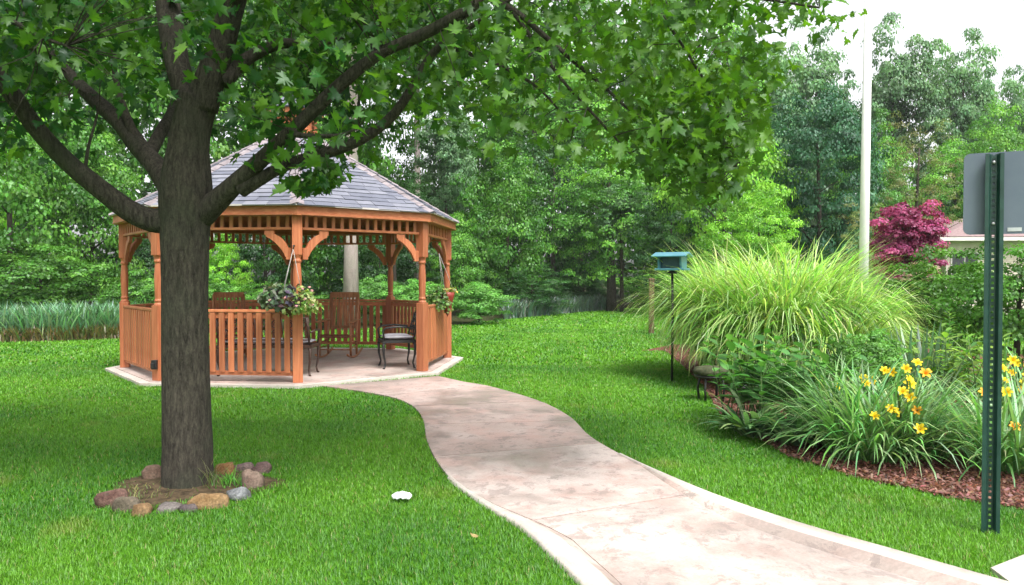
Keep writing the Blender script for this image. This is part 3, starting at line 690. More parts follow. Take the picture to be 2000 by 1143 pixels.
metal_seat('metal_bench', (-3.62, 11.42, SLAB_Z), R(180), 'dark scrollwork metal bench behind the front railing', 'bench', 1.36, 0.48, 'bronze', True, 7)

# ================================================================== PLANT BUILDERS
def foliage_ball(name, n, rad, size, cols, parent, mat='leaf', center=(0, 0, 0), flat=1.0, droop=0.0, shell=0.5, tpl=DIAMOND):
    d = unit(rng.normal(size=(n, 3))); r = (shell + (1 - shell) * rng.random((n, 1))) * np.asarray(rad)
    P = d * r; P[:, 2] *= flat; P[:, 2] -= droop * np.hypot(P[:, 0], P[:, 1]) ** 2
    nr = unit(d + 0.7 * rng.normal(size=(n, 3)) + np.array([0, 0, 0.5])); dr = rng.normal(size=(n, 3)) + d * 0.5 - np.array([0, 0, 0.5])
    idx = rng.integers(0, len(cols), n); col = jitter_col(np.asarray(cols)[idx], n)
    me = scatter(name, P + np.asarray(center), nr, dr, size * rng.uniform(0.6, 1.3, n), col, *tpl)
    return link(bpy.data.objects.new(name, me), mat, parent)

# hanging baskets
hb = tag(empty('hanging_basket', (-2.99, 10.27, 1.20)), 'coir hanging basket of grey-green trailing plants on the front post', 'hanging basket')
MB().lathe([(0.02, -0.20), (0.10, -0.15), (0.15, -0.06), (0.17, 0.03), (0.15, 0.03)], 14).build('basket', 'coir', hb)
for a in (0.3, 2.4, 4.5): MB().tube([(0.16 * math.cos(a), 0.16 * math.sin(a), 0.03), (0.03, 0.12, 0.62)], 0.004, 4).build('hanging_wire', 'wire', hb)
mb = MB(); mb.tube([(0.03, 0.20, 0.66), (0.03, 0.12, 0.66), (0.03, 0.12, 0.61)], 0.007, 5); mb.build('hook', 'iron', hb)
foliage_ball('grey_foliage', 420, (0.27, 0.2, 0.15), 0.075, [(0.13, 0.18, 0.12), (0.20, 0.24, 0.17), (0.09, 0.15, 0.07)], hb, center=(-0.12, 0, 0.05), droop=1.2)
foliage_ball('pale_trailers', 420, (0.24, 0.2, 0.16), 0.055, [(0.24, 0.32, 0.10), (0.14, 0.26, 0.06), (0.36, 0.42, 0.17)], hb, center=(0.16, 0, 0.0), droop=2.5)['kind'] = 'stuff'
foliage_ball('purple_leaves', 90, (0.26, 0.2, 0.16), 0.08, [(0.05, 0.035, 0.06), (0.08, 0.05, 0.07)], hb, center=(0.0, -0.05, 0.04), droop=1.0)
pf_me = scatter('pink_flower', np.zeros((5, 3)), np.array([(math.cos(a) * 0.5, math.sin(a) * 0.5, 0.9) for a in np.arange(5) * 1.257]), np.array([(math.cos(a), math.sin(a), 0.3) for a in np.arange(5) * 1.257]), np.full(5, 0.026), np.array([(0.55, 0.28, 0.27)] * 5), *DIAMOND)
for q in range(16):
    a = rng.uniform(0, 6.28); o = bpy.data.objects.new('pink_flower', pf_me); link(o, 'petal', hb); o.location = (0.03 + 0.30 * math.cos(a), -0.08 + 0.16 * math.sin(a), rng.uniform(-0.10, 0.16)); o.rotation_euler = (rng.uniform(0.4, 1.2), 0, rng.uniform(-1, 1))
hb.scale = (1.1, 1.0, 1.1)
hb2 = tag(empty('hanging_basket', (-1.09, 12.95, 1.12)), 'red cone hanging basket with trailing green plant on the right side', 'hanging basket')
MB().lathe([(0.004, -0.29), (0.06, -0.15), (0.115, 0.05), (0.13, 0.12), (0.11, 0.12)], 12).build('basket', 'red_pot', hb2)
for a in (0.3, 2.4, 4.5): MB().tube([(0.12 * math.cos(a), 0.12 * math.sin(a), 0.12), (-0.14, 0.0, 0.78)], 0.004, 4).build('hanging_wire', 'wire', hb2)
foliage_ball('foliage', 500, (0.24, 0.24, 0.15), 0.06, [(0.07, 0.15, 0.03), (0.12, 0.22, 0.05), (0.22, 0.27, 0.11)], hb2, center=(-0.14, -0.18, 0.08), droop=4.5)
foliage_ball('rim_flowers', 60, (0.14, 0.14, 0.06), 0.06, [(0.40, 0.36, 0.08), (0.25, 0.3, 0.08), (0.5, 0.25, 0.12)], hb2, center=(0.03, 0, 0.15))

# ================================================================== TREES
def crown_mesh(name, seed, nclump, per, cl_r, leaf, cols, shape='round', inner=0.35, sunny=None):
    """unit crown (radius 1, height -1..1): clumps spread through the volume, each a burst of leaves"""
    g = np.random.default_rng(seed); per = int(per * 1.8); leaf = leaf * 0.70
    d = unit(g.normal(size=(nclump * 3, 3))); r = inner + (1 - inner) * g.random((nclump * 3, 1)) ** 0.6
    P = d * r * (1 + 0.16 * np.sin(3 * np.arctan2(d[:, 1:2], d[:, 0:1]) + seed) + 0.12 * np.sin(4.3 * d[:, 2:3] + seed))
    if shape == 'cone': P[:, :2] *= (0.62 - 0.45 * P[:, 2:3]) * 1.05
    if shape == 'open':
        P[:, :2] *= (0.85 + 0.5 * P[:, 2:3] ** 2)
        keep = np.sin(3.1 * P[:, 0] + seed) * np.sin(2.7 * P[:, 2] + 1.3 * seed) + np.sin(3.3 * P[:, 1] - seed) * 0.5 > -0.6; P = P[keep]; d = d[keep]
    if shape == 'egg': P[:, :2] *= (1.0 - 0.15 * np.clip(P[:, 2:3], -1, 1))
    P = P[:nclump]; d = unit(P + 1e-6); m = len(P)
    cr = cl_r * g.uniform(0.7, 1.6, (m, 1)); tone = g.uniform(0.72, 1.28, (m, 1)); ci = g.integers(0, len(cols), m)
    cc = np.repeat(P, per, 0); dd = np.repeat(d, per, 0); n = len(cc)
    q = unit(g.normal(size=(n, 3))); q[:, 2] = np.abs(q[:, 2]) * 0.85 - 0.25
    pos = cc + q * np.repeat(cr, per, 0) * (0.45 + 0.55 * g.random((n, 1))) * np.array([1, 1, 0.75])
    nr = unit(q * 1.0 + dd * 0.35 + np.array([0, 0, 0.5]) + 0.28 * g.normal(size=(n, 3))); dr = g.normal(size=(n, 3)) + q * 0.4 - np.array([0, 0, 0.4])
    col = np.asarray(cols)[np.repeat(ci, per)] * np.repeat(tone, per, 0) * (1 + 0.12 * g.normal(size=(n, 1))) * (1 + 0.06 * g.normal(size=(n, 3)))
    return scatter(name, pos, nr, dr, leaf * g.uniform(0.55, 1.35, n), np.clip(col, 0.004, 0.9), *DIAMOND)
G1 = [(0.066, 0.194, 0.020), (0.098, 0.246, 0.029), (0.046, 0.149, 0.018)]
CROWNS = {
    'green': crown_mesh('crown_green', 3, 190, 62, 0.20, 0.052, G1),
    'green2': crown_mesh('crown_green_b', 11, 190, 62, 0.19, 0.050, [(0.103, 0.280, 0.032), (0.077, 0.224, 0.028), (0.153, 0.355, 0.043)], 'egg'),
    'dark': crown_mesh('crown_dark', 5, 210, 60, 0.17, 0.048, [(0.037, 0.112, 0.023), (0.053, 0.142, 0.031), (0.027, 0.089, 0.022)], 'egg'),
    'blue': crown_mesh('crown_blue', 6, 400, 64, 0.16, 0.048, [(0.034, 0.110, 0.050), (0.050, 0.140, 0.064), (0.026, 0.088, 0.042)], 'round', 0.5),
    'lime': crown_mesh('crown_lime', 8, 180, 62, 0.20, 0.055, [(0.203, 0.455, 0.036), (0.270, 0.546, 0.055), (0.135, 0.346, 0.029)]),
    'airy': crown_mesh('crown_airy', 9, 330, 52, 0.17, 0.062, [(0.120, 0.235, 0.100), (0.145, 0.270, 0.115), (0.098, 0.205, 0.085)], 'open', 0.15),
    'brown': crown_mesh('crown_brown', 10, 130, 45, 0.15, 0.036, [(0.188, 0.234, 0.077), (0.150, 0.208, 0.061), (0.213, 0.215, 0.083)], 'egg', 0.2),
    'red': crown_mesh('crown_red', 12, 170, 80, 0.24, 0.095, [(0.28, 0.034, 0.11), (0.20, 0.024, 0.08), (0.38, 0.07, 0.19)], 'round', 0.25),
    'shrub': crown_mesh('crown_shrub', 13, 150, 52, 0.20, 0.075, [(0.075, 0.208, 0.028), (0.112, 0.273, 0.039), (0.056, 0.156, 0.022)]),
    'fern': crown_mesh('crown_fern', 14, 130, 52, 0.22, 0.085, [(0.125, 0.312, 0.061), (0.163, 0.377, 0.077), (0.100, 0.247, 0.044)]),
}
def limb_mesh(seed, H, r0, n_l=6, lean=0.1, start=0.3, spread=0.55):
    rd = random.Random(seed); mb = MB(); dx, dy = rd.uniform(-lean, lean), rd.uniform(-lean, lean)
    pts = [(dx * H * (u ** 1.4), dy * H * (u ** 1.4), H * u - 0.05 * (u == 0)) for u in np.linspace(0, 1, 7)]
    mb.tube(pts, [r0 * (1.15 if i == 0 else 1.03 - 0.12 * i) for i in range(7)], 9, jitter=0.12)
    for k in range(n_l):
        u = start + (0.92 - start) * k / max(1, n_l - 1); a = rd.uniform(0, 6.28); L = H * spread * rd.uniform(0.55, 0.9) * (1.15 - u)
        b = Vector((dx * H * u ** 1.4, dy * H * u ** 1.4, H * u)); e = Vector((math.cos(a), math.sin(a), rd.uniform(0.5, 1.0)))
        mb.tube([b, b + e * L * 0.5 + Vector((0, 0, 0.04 * L)), b + e * L], [r0 * 0.42 * (1.2 - u), r0 * 0.28 * (1.2 - u), r0 * 0.08], 6)
    return mb
def tree(px, Y, ytop, ybot, hw, kind, label, name='tree', cat='tree', tw=0.02, bark='bark', bare=None, tint=(1, 1, 1), rz=None, group=None, limbs=6, depth_k=1.0):
    c = at(px, (ytop + ybot) / 2, Y); top = at(px, ytop, Y); bot = at(px, ybot, Y); rx = hw / FPX * Y; hz = (top.z - bot.z) / 2
    t = tag(empty(name, (c.x, Y, 0)), label, cat, group)
    H = c.z + hz * 0.55
    mb = limb_mesh(int(px) + int(Y * 7), H, max(0.05, tw * H), limbs, 0.03, 0.35 if bare is None else bare, 0.4); mb.build('trunk', bark, t)
    o = bpy.data.objects.new('crown', CROWNS[kind]); link(o, 'leaf', t); o.location = (0, 0, max(c.z, hz * 0.98)); o.scale = (rx, rx * depth_k, hz)
    o.rotation_euler = (0, 0, rng.uniform(0, 6.28) if rz is None else rz); o.color = (*tint, 1)
    return t

# ================================================================== THE MAPLE IN FRONT
maple = tag(empty('maple_tree', TREE), 'large maple with thick dark trunk in the left foreground', 'tree')
def w2l(p): return Vector(p) - TREE
def limb(pix, name, n=26, seg=12, jit=0.05, ridge=0.0):
    """pix: (px, py, depth, diameter in px)"""
    P = spline([tuple(at(a, b, Y)) + (d / FPX * Y / 2,) for a, b, Y, d in pix], n)
    mb = MB(); pts = [w2l(p[:3]) for p in P]; mb.tube(pts, [max(0.004, p[3]) for p in P], seg, jitter=jit, ridge=ridge); mb.build(name, 'maple_bark', maple); return P
TY = 5.45
base = [(369, 990, TY, 150), (368, 972, TY, 126), (367, 950, TY, 99), (366, 915, TY, 93), (366, 860, TY, 90), (364, 760, TY, 87), (362, 640, TY, 84), (361, 540, TY, 86), (361, 450, TY, 92), (362, 390, TY, 100), (364, 340, TY, 93), (368, 290, TY, 78), (376, 240, TY, 74), (390, 190, TY, 72)]
LIMBS = []
LIMBS.append(limb(base, 'trunk', 130, 96, 0.012, 0.016))
LIMBS.append(limb([(392, 210, TY, 66), (412, 150, 5.42, 56), (432, 90, 5.40, 51), (448, 30, 5.36, 48), (462, -40, 5.3, 50), (490, -200, 5.2, 40), (520, -420, 5.1, 24), (530, -600, 5.0, 8)], 'limb', 40, 40, 0.02, 0.02))
LIMBS.append(limb([(378, 230, TY, 52), (362, 180, 5.5, 48), (346, 120, 5.55, 46), (334, 50, 5.6, 46), (322, -40, 5.65, 42), (300, -200, 5.8, 32), (280, -450, 6.0, 14)], 'limb', 40, 36, 0.02, 0.02))
LIMBS.append(limb([(330, 430, TY, 54), (296, 430, 5.42, 46), (250, 410, 5.38, 41), (190, 365, 5.3, 37), (130, 315, 5.22, 34), (70, 250, 5.1, 32), (20, 180, 5.0, 31), (-40, 110, 4.9, 34), (-140, 20, 4.75, 28), (-300, -90, 4.5, 14)], 'limb', 48, 36, 0.03, 0.025))
LIMBS.append(limb([(335, 375, TY, 44), (305, 325, 5.6, 40), (272, 288, 5.75, 38), (235, 240, 5.9, 34), (190, 200, 6.1, 30), (140, 150, 6.3, 22), (90, 90, 6.5, 14), (40, 20, 6.7, 7)], 'limb'))
LIMBS.append(limb([(290, 305, 5.68, 26), (312, 262, 5.9, 24), (338, 215, 6.2, 20), (350, 150, 6.5, 14), (352, 60, 6.8, 8)], 'limb', 16, 8))
LIMBS.append(limb([(275, 290, 5.74, 20), (250, 235, 5.8, 17), (232, 180, 5.85, 13), (215, 90, 5.9, 8)], 'branch', 16, 8))
LIMBS.append(limb([(392, 420, TY, 54), (430, 388, 5.36, 42), (475, 345, 5.25, 34), (540, 285, 5.15, 29), (600, 228, 5.05, 27), (665, 165, 4.98, 25), (740, 106, 4.92, 23), (820, 70, 4.86, 23), (900, 28, 4.8, 23), (975, -20, 4.75, 19), (1080, -70, 4.7, 14), (1220, -110, 4.65, 8)], 'limb', 60, 36, 0.03, 0.025))
LIMBS.append(limb([(470, 372, 5.26, 30), (505, 352, 5.24, 26), (560, 322, 5.22, 22), (640, 298, 5.2, 23), (710, 270, 5.18, 21), (765, 228, 5.16, 19), (806, 170, 5.14, 17), (845, 105, 5.1, 15), (890, 70, 5.06, 12), (945, 36, 5.0, 9), (1010, -10, 4.95, 6)], 'limb', 34, 10))
LIMBS.append(limb([(436, 165, 5.42, 30), (470, 125, 5.48, 26), (515, 97, 5.54, 22), (560, 84, 5.6, 19), (610, 94, 5.66, 15), (652, 78, 5.72, 10), (720, 60, 5.8, 6)], 'branch', 20, 8))
LIMBS.append(limb([(955, -5, 4.78, 15), (1010, 25, 4.8, 12), (1065, 72, 4.84, 11), (1130, 128, 4.9, 9), (1180, 170, 4.95, 7), (1230, 215, 5.0, 5), (1300, 260, 5.05, 4)], 'branch', 20, 7))
LIMBS.append(limb([(1000, 20, 4.79, 9), (1050, 90, 4.85, 8), (1105, 165, 4.9, 6), (1170, 235, 4.95, 5), (1230, 300, 5.0, 3)], 'branch', 16, 6))
LIMBS.append(limb([(868, 88, 5.08, 9), (930, 110, 5.15, 8), (1000, 140, 5.2, 7), (1060, 180, 5.25, 5), (1120, 250, 5.3, 4)], 'branch', 16, 6))
LIMBS.append(limb([(1100, -78, 4.69, 11), (1220, -60, 4.7, 9), (1340, -30, 4.7, 8), (1470, -5, 4.7, 6), (1600, 15, 4.7, 4)], 'branch', 18, 6))
LIMBS.append(limb([(1220, -60, 4.7, 8), (1300, 40, 4.85, 6), (1370, 150, 4.95, 5), (1420, 250, 5.0, 4), (1440, 320, 5.0, 3)], 'branch', 18, 6))
LIMBS.append(limb([(600, 228, 5.05, 16), (575, 262, 5.0, 12), (660, 265, 4.95, 8), (700, 250, 4.9, 5)][::1], 'branch', 12, 6))
LIMBS.append(limb([(-200, 40, 4.6, 16), (-60, 35, 4.5, 13), (20, 42, 4.45, 11), (80, 72, 4.4, 8), (130, 90, 4.4, 5)], 'branch', 14, 7))
LIMBS.append(limb([(-120, 100, 4.9, 12), (0, 92, 5.0, 9), (60, 95, 5.1, 7), (110, 112, 5.2, 5)], 'branch', 14, 6))
LIMBS.append(limb([(165, 345, 5.27, 8), (172, 290, 5.3, 7), (186, 240, 5.35, 5), (195, 200, 5.4, 4)], 'branch', 10, 6))
LIMBS.append(limb([(448, 170, 5.43, 9), (470, 205, 5.5, 7), (500, 240, 5.55, 5)], 'branch', 10, 6))
limb_pts = np.vstack([l[:, :3] for l in LIMBS])
lpx, lpy = px_of(limb_pts); limb_w = np.concatenate([l[:, 3] for l in LIMBS]) / limb_pts[:, 1] * FPX

# lowest leaf line seen in the photograph: px -> py
LOW = np.array([(-400, 330), (0, 330), (60, 350), (120, 330), (200, 350), (250, 250), (300, 215), (420, 235), (470, 310), (520, 280), (560, 350), (620, 362), (660, 330), (700, 290), (760, 285), (850, 240), (905, 255), (950, 300), (1000, 290), (1050, 300), (1100, 325), (1180, 345), (1250, 320), (1330, 360), (1400, 385), (1450, 360), (1492, 290), (1500, 215), (1420, 175), (1500, 95)])
LOWX = LOW[:-2, 0]; LOWY = LOW[:-2, 1]
def low_line(x):
    y = np.interp(x, np.concatenate([LOWX, [1505, 1530, 1560, 1600, 1660, 1695, 1720]]), np.concatenate([LOWY, [150, 150, 85, 60, 52, 30, -60]])); return y
g = np.random.default_rng(21)
def clusters(n, xr, yr, Yr, fn):
    px = g.uniform(*xr, n); py = g.uniform(*yr, n); Y = g.uniform(*Yr, n)
    k = fn(px, py, Y); px, py, Y = px[k], py[k], Y[k]
    return np.array([tuple(at(a, b, c)) for a, b, c in zip(px, py, Y)])
def f_main(px, py, Y):
    k = py < low_line(px) - 18 + 22 * np.sin(px * 0.045) * np.sin(px * 0.017 + 1)
    depth_in = low_line(px) - py
    k &= g.random(len(px)) < np.clip(0.22 + depth_in / 260.0, 0, 1) * np.where(px > 1000, 0.52, 1.0)
    # open windows: towards the gazebo, and between the leaders
    win = ((px - 590) / 80) ** 2 + ((py - 225) / 52) ** 2 < 1; k &= ~(win & (g.random(len(px)) < 0.45))
    win = ((px - 230) / 190) ** 2 + ((py - 290) / 80) ** 2 < 1; k &= ~(win & (g.random(len(px)) < 0.55))
    k &= ~((py > 195) & (px > 280) & (px < 450) & (Y < 5.8))
    return k
cl = [clusters(2700, (-350, 1715), (-330, 392), (4.2, 7.0), f_main)]
cl.append(clusters(75, (1280, 1500), (140, 385), (4.6, 5.6), lambda px, py, Y: py < low_line(px)))
cl.append(clusters(60, (540, 650), (315, 352), (4.9, 5.2), lambda px, py, Y: py < low_line(px)))
cl = np.vstack(cl)
_cx, _cy = px_of(cl); cl = cl[(_cy > -70) | (g.random(len(cl)) < 0.5)]
# above the frame: the rest of the crown, a dome over the trunk
nd = 330; dd = unit(g.normal(size=(nd, 3))); dd[:, 2] = np.abs(dd[:, 2]); rr = (0.35 + 0.65 * g.random((nd, 1)) ** 0.5)
dome = np.array([TREE.x + 0.6, TREE.y, 3.3]) + dd * rr * np.array([4.6, 4.2, 4.6])
dx_, dy_ = px_of(dome); dome = dome[(dy_ < -260) | (dome[:, 1] < 0.4)]
cl = np.vstack([cl, dome])
cl = cl[np.hypot(cl[:, 0], cl[:, 1]) > 2.2]
# leaves round each cluster
per = 11; cc = np.repeat(cl, per, 0); n = len(cc)
off = g.normal(size=(n, 3)) * np.array([0.16, 0.16, 0.10]); pos = cc + off
tone = np.repeat(g.uniform(0.75, 1.25, (len(cl), 1)), per, 0); yel = np.repeat(g.random((len(cl), 1)), per, 0)
x_, y_ = px_of(pos)
# keep the limbs in view where nothing hangs in front of them
near = np.zeros(n, bool)
for i in range(0, n, 4000):
    s = slice(i, i + 4000); d = np.hypot(x_[s, None] - lpx[None], y_[s, None] - lpy[None]) - limb_w[None] * 0.5
    j = np.argmin(d, 1); near[s] = (d[np.arange(len(j)), j] < 27) & (pos[s, 1] < limb_pts[j, 1] + 0.1) & (limb_w[j] > 9)
keep = ~(near & (g.random(n) < 0.90)) & (y_ < low_line(x_) + 22) & ~((y_ > 200) & (x_ > 290) & (x_ < 440) & (pos[:, 1] < 5.6))
pos, tone, yel, x_, y_ = pos[keep], tone[keep], yel[keep], x_[keep], y_[keep]; n = len(pos)
lsz = 0.088 * g.uniform(0.45, 1.4, n)
lnr = unit(g.normal(size=(n, 3)) * 0.62 + np.array([0, -0.2, 0.62])); ldr = g.normal(size=(n, 3)) * np.array([1, 1, 0.35]) + np.array([0, 0, -0.55])
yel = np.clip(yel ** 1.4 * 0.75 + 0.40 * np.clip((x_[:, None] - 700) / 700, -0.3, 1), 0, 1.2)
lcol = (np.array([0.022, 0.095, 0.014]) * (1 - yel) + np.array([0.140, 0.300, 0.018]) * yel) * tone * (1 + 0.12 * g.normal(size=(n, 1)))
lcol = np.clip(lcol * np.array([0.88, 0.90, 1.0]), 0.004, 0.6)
inview = (x_ > 10) & (x_ < 1700) & (y_ > 8) & (y_ < 420) & (pos[:, 1] > 0.5)
order = np.argsort(np.where(inview, pos[:, 1] / lsz, 1e9)); big = order[:290]; restm = np.ones(n, bool); restm[big] = False
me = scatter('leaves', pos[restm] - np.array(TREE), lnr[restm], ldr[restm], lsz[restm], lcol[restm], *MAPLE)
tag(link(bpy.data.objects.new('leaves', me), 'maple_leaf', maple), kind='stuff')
leaf_protos = []
for q in range(6):
    col = np.array([[0.05, 0.145, 0.014], [0.075, 0.18, 0.018], [0.10, 0.21, 0.02], [0.04, 0.12, 0.014], [0.06, 0.16, 0.016], [0.085, 0.19, 0.022]][q])
    leaf_protos.append(scatter('leaf', np.zeros((1, 3)), np.array([[0, 0, 1.0]]), np.array([[0, 1.0, 0]]), np.ones(1), col[None], MAPLE[0][q:q + 1], *MAPLE[1:]))
for i in big:
    o = bpy.data.objects.new('leaf', leaf_protos[int(g.integers(0, 6))]); link(o, 'maple_leaf', maple)
    nn_ = Vector(lnr[i]).normalized(); d_ = Vector(ldr[i]); d_ = (d_ - nn_ * d_.dot(nn_)).normalized(); s_ = d_.cross(nn_)
    o.matrix_local = Matrix.Translation(Vector(pos[i]) - TREE) @ Matrix(((s_.x, d_.x, nn_.x, 0), (s_.y, d_.y, nn_.y, 0), (s_.z, d_.z, nn_.z, 0), (0, 0, 0, 1))) @ Matrix.Scale(float(lsz[i]), 4)
# twigs from each cluster back towards the nearest wood
mb = MB()
for c in cl[::2]:
    d = limb_pts - c; j = int(np.argmin(np.sum(d * d, 1))); v = limb_pts[j] - c; L = np.linalg.norm(v)
    if L < 0.08: continue
    e = c + v * min(1.0, 0.75 / L); m_ = (c + e) / 2 + np.array([0, 0, 0.05 * L]) + g.normal(size=3) * 0.03
    mb.tube([w2l(c), w2l(m_), w2l(e)], [0.002, 0.0035, 0.005], 3, False)
tag(mb.build('twigs', 'maple_bark', maple), kind='stuff')

# --- stones round the maple
stones = [  # left, right, top, bottom in the photograph, colours, label
    (189, 243, 952, 993, (0.10, 0.045, 0.035), (0.28, 0.17, 0.14), 'maroon brown rounded stone at the left end of the tree ring', 0.9),
    (217, 267, 970, 1003, (0.12, 0.10, 0.07), (0.24, 0.20, 0.15), 'grey tan wedge stone leaning beside the maroon stone', 0.8),
    (252, 294, 985, 1011, (0.22, 0.13, 0.06), (0.40, 0.26, 0.14), 'sandy orange stone at the front left of the tree ring', 0.8),
    (274, 320, 912, 942, (0.15, 0.09, 0.065), (0.28, 0.19, 0.14), 'pinkish stone behind the trunk on its left', 0.9),
    (420, 455, 899, 934, (0.20, 0.09, 0.03), (0.36, 0.20, 0.09), 'rusty orange stone behind the trunk on its right', 0.9),
    (470, 509, 915, 959, (0.20, 0.13, 0.10), (0.36, 0.27, 0.22), 'pinkish tan upright stone at the right end of the ring', 0.8),
    (438, 482, 955, 979, (0.16, 0.17, 0.18), (0.34, 0.36, 0.38), 'small blue grey angular stone at the front right', 0.9),
    (373, 439, 964, 997, (0.26, 0.15, 0.06), (0.44, 0.29, 0.15), 'long tan stone in front of the trunk', 0.7),
    (350, 382, 984, 1003, (0.09, 0.07, 0.075), (0.18, 0.15, 0.15), 'dark flat stone touching the long tan stone', 1.0),
    (306, 352, 986, 1003, (0.17, 0.15, 0.14), (0.30, 0.27, 0.26), 'low pale grey flat stone in front of the trunk', 1.0),
    (452, 492, 906, 925, (0.15, 0.10, 0.10), (0.26, 0.19, 0.18), 'flat purplish stone behind the upright pink stone', 1.0),
    (490, 528, 908, 928, (0.14, 0.085, 0.08), (0.24, 0.16, 0.15), 'flat purplish stone farthest right of the ring', 1.0)]
for i, (x0, x1, y0, y1, c1, c2, lab, dk) in enumerate(stones):
    b = gr((x0 + x1) / 2, y1 - 3); w = (x1 - x0) / FPX * b.y; h = (y1 - y0) / FPX * b.y
    rd = np.random.default_rng(100 + i); mb = MB(); nu, nv = 14, 9; vs = []
    ph = rd.uniform(0, 6.28, 6)
    for v in range(nv + 1):
        for u in range(nu):
            th = math.pi * v / nv; a = 2 * math.pi * u / nu; d = Vector((math.sin(th) * math.cos(a), math.sin(th) * math.sin(a), math.cos(th)))
            r = 1 + 0.16 * math.sin(3 * d.x + ph[0]) + 0.12 * math.sin(4 * d.y + ph[1]) + 0.08 * math.sin(5 * d.z + ph[2] + 2 * d.x) + 0.04 * math.sin(9 * d.x + 7 * d.y + ph[3])
            d = Vector([math.copysign(abs(q) ** 0.78, q) for q in d]); vs.append((d.x * r * w * 0.5, d.y * r * w * 0.40 * dk, d.z * r * h * 0.62 + h * 0.24))
    fs = [(v * nu + u, v * nu + (u + 1) % nu, (v + 1) * nu + (u + 1) % nu, (v + 1) * nu + u) for v in range(nv) for u in range(nu)]
    mb.add(vs, [f[::-1] for f in fs], True); o = mb.build('stone', rockm('stone_%d' % i, c1, c2)); o.location = (b.x, b.y + w * 0.15, 0); o.rotation_euler = (0, rd.uniform(-0.12, 0.12), rd.uniform(-0.3, 0.3))
    tag(o, lab, 'stone', 'stones ringing the maple')
def tuft(p, n, L, cols, label, spread=0.08, wid=0.006, name='grass_tuft', lean=(0.1, 0.7)):
    az = rng.uniform(0, 6.28, n); b = np.stack([p.x + rng.normal(size=n) * spread, p.y + rng.normal(size=n) * spread, np.zeros(n)], 1)
    idx = rng.integers(0, len(cols), n)
    me = blades(name, b, az, L * rng.uniform(0.5, 1.2, n), rng.uniform(*lean, n), np.full(n, wid), jitter_col(np.asarray(cols)[idx], n), 4, 0.9)
    return tag(link(bpy.data.objects.new(name, me), 'blade'), label, 'grass tuft', kind='stuff')
tuft(gr(412, 955), 60, 0.24, [(0.30, 0.30, 0.16), (0.16, 0.22, 0.08)], 'pale wispy weed at the foot of the trunk on the right', 0.04, 0.004)
tuft(gr(452, 952), 160, 0.12, [(0.05, 0.20, 0.014), (0.08, 0.26, 0.02)], 'bright green grass tuft beside the blue grey stone', 0.07)
tuft(gr(280, 968), 200, 0.07, [(0.16, 0.17, 0.05), (0.08, 0.13, 0.03), (0.22, 0.20, 0.08)], 'yellowish stunted weeds inside the stone ring', 0.12, 0.005, 'weed_patch')['kind'] = 'stuff'
# scrap of white paper and a fallen leaf on the lawn
p = gr(785, 981); mb = MB(); vs = []; nx, ny = 8, 5
for j in range(ny + 1):
    for i in range(nx + 1):
        u, v = i / nx * 2 - 1, j / ny * 2 - 1; e = max(0.0, 1 - (u * u + v * v) * 0.75); s_ = 1 - 0.25 * v * v
        vs.append((p.x + u * 0.068 * s_, p.y + v * 0.05 * (1 - 0.3 * u * u), 0.042 + 0.028 * e + 0.006 * math.sin(9 * u + 4 * v)))
nv_ = len(vs); vs += [(a, b, c - 0.012) for a, b, c in vs]
fs = [(j * (nx + 1) + i, j * (nx + 1) + i + 1, (j + 1) * (nx + 1) + i + 1, (j + 1) * (nx + 1) + i) for j in range(ny) for i in range(nx)]
fs += [tuple(q + nv_ for q in f[::-1]) for f in fs]
rim = list(range(nx + 1)) + [j * (nx + 1) + nx for j in range(1, ny + 1)] + [ny * (nx + 1) + i for i in range(nx - 1, -1, -1)] + [j * (nx + 1) for j in range(ny - 1, 0, -1)]
fs += [(rim[(k + 1) % len(rim)], rim[k], rim[k] + nv_, rim[(k + 1) % len(rim)] + nv_) for k in range(len(rim))]
mb.add(vs, fs, True); tag(mb.build('paper_scrap', 'paper'), 'crumpled scrap of white paper lying on the lawn', 'litter')
p = gr(925, 1069); me = scatter('fallen_leaf', np.array([[p.x, p.y, 0.055]]), np.array([[0.2, -0.5, 0.8]]), np.array([[0.2, 1, 0.3]]), np.array([0.045]), np.array([[0.4, 0.3, 0.1]]), *MAPLE)
tag(link(bpy.data.objects.new('fallen_leaf', me), 'dead_leaf'), 'single tan fallen leaf on the lawn near the path', 'leaf')

# ================================================================== WOODS BEHIND
T = tree
WOODS = 'woodland trees behind the lawn'
T(20, 23, 150, 640, 170, 'green', 'leafy mid-green tree at the left edge of the photo', group=WOODS)
T(175, 25, 235, 628, 120, 'green2', 'bright green tree just left of the gazebo roof', group=WOODS)
T(-160, 27, -60, 640, 220, 'lime', 'light green tree outside the left edge', group=WOODS)
T(120, 31, -120, 480, 190, 'green', 'tall tree above the left part of the woods', group=WOODS)
T(300, 26, 380, 640, 85, 'dark', 'dark tree filling the gap between gazebo posts on the left', group=WOODS)
T(320, 34, -160, 420, 190, 'green2', 'tall tree behind the maple leaders', group=WOODS)
T(430, 25, 455, 635, 70, 'lime', 'bright young tree seen through the gazebo beside the maple trunk', group=WOODS, depth_k=0.7)
T(520, 31, 330, 640, 110, 'dark', 'dark tree seen through the middle of the gazebo', group=WOODS)
T(610, 33, 300, 640, 110, 'green', 'green tree behind the front gazebo post', group=WOODS)
T(540, 36, -200, 380, 170, 'green2', 'tall tree rising behind the cupola', group=WOODS)
T(740, 32, 420, 640, 100, 'dark', 'dark tree seen through the gazebo right of the pale trunk', group=WOODS)
T(770, 27, 340, 470, 75, 'dark', 'small dark tree just over the right roof slope', group=WOODS)
T(682, 21.5, -420, 130, 230, 'green', 'tall tree with a bare pale trunk behind the gazebo', tw=0.0165, bark='pale_bark', bare=0.75, group=WOODS)
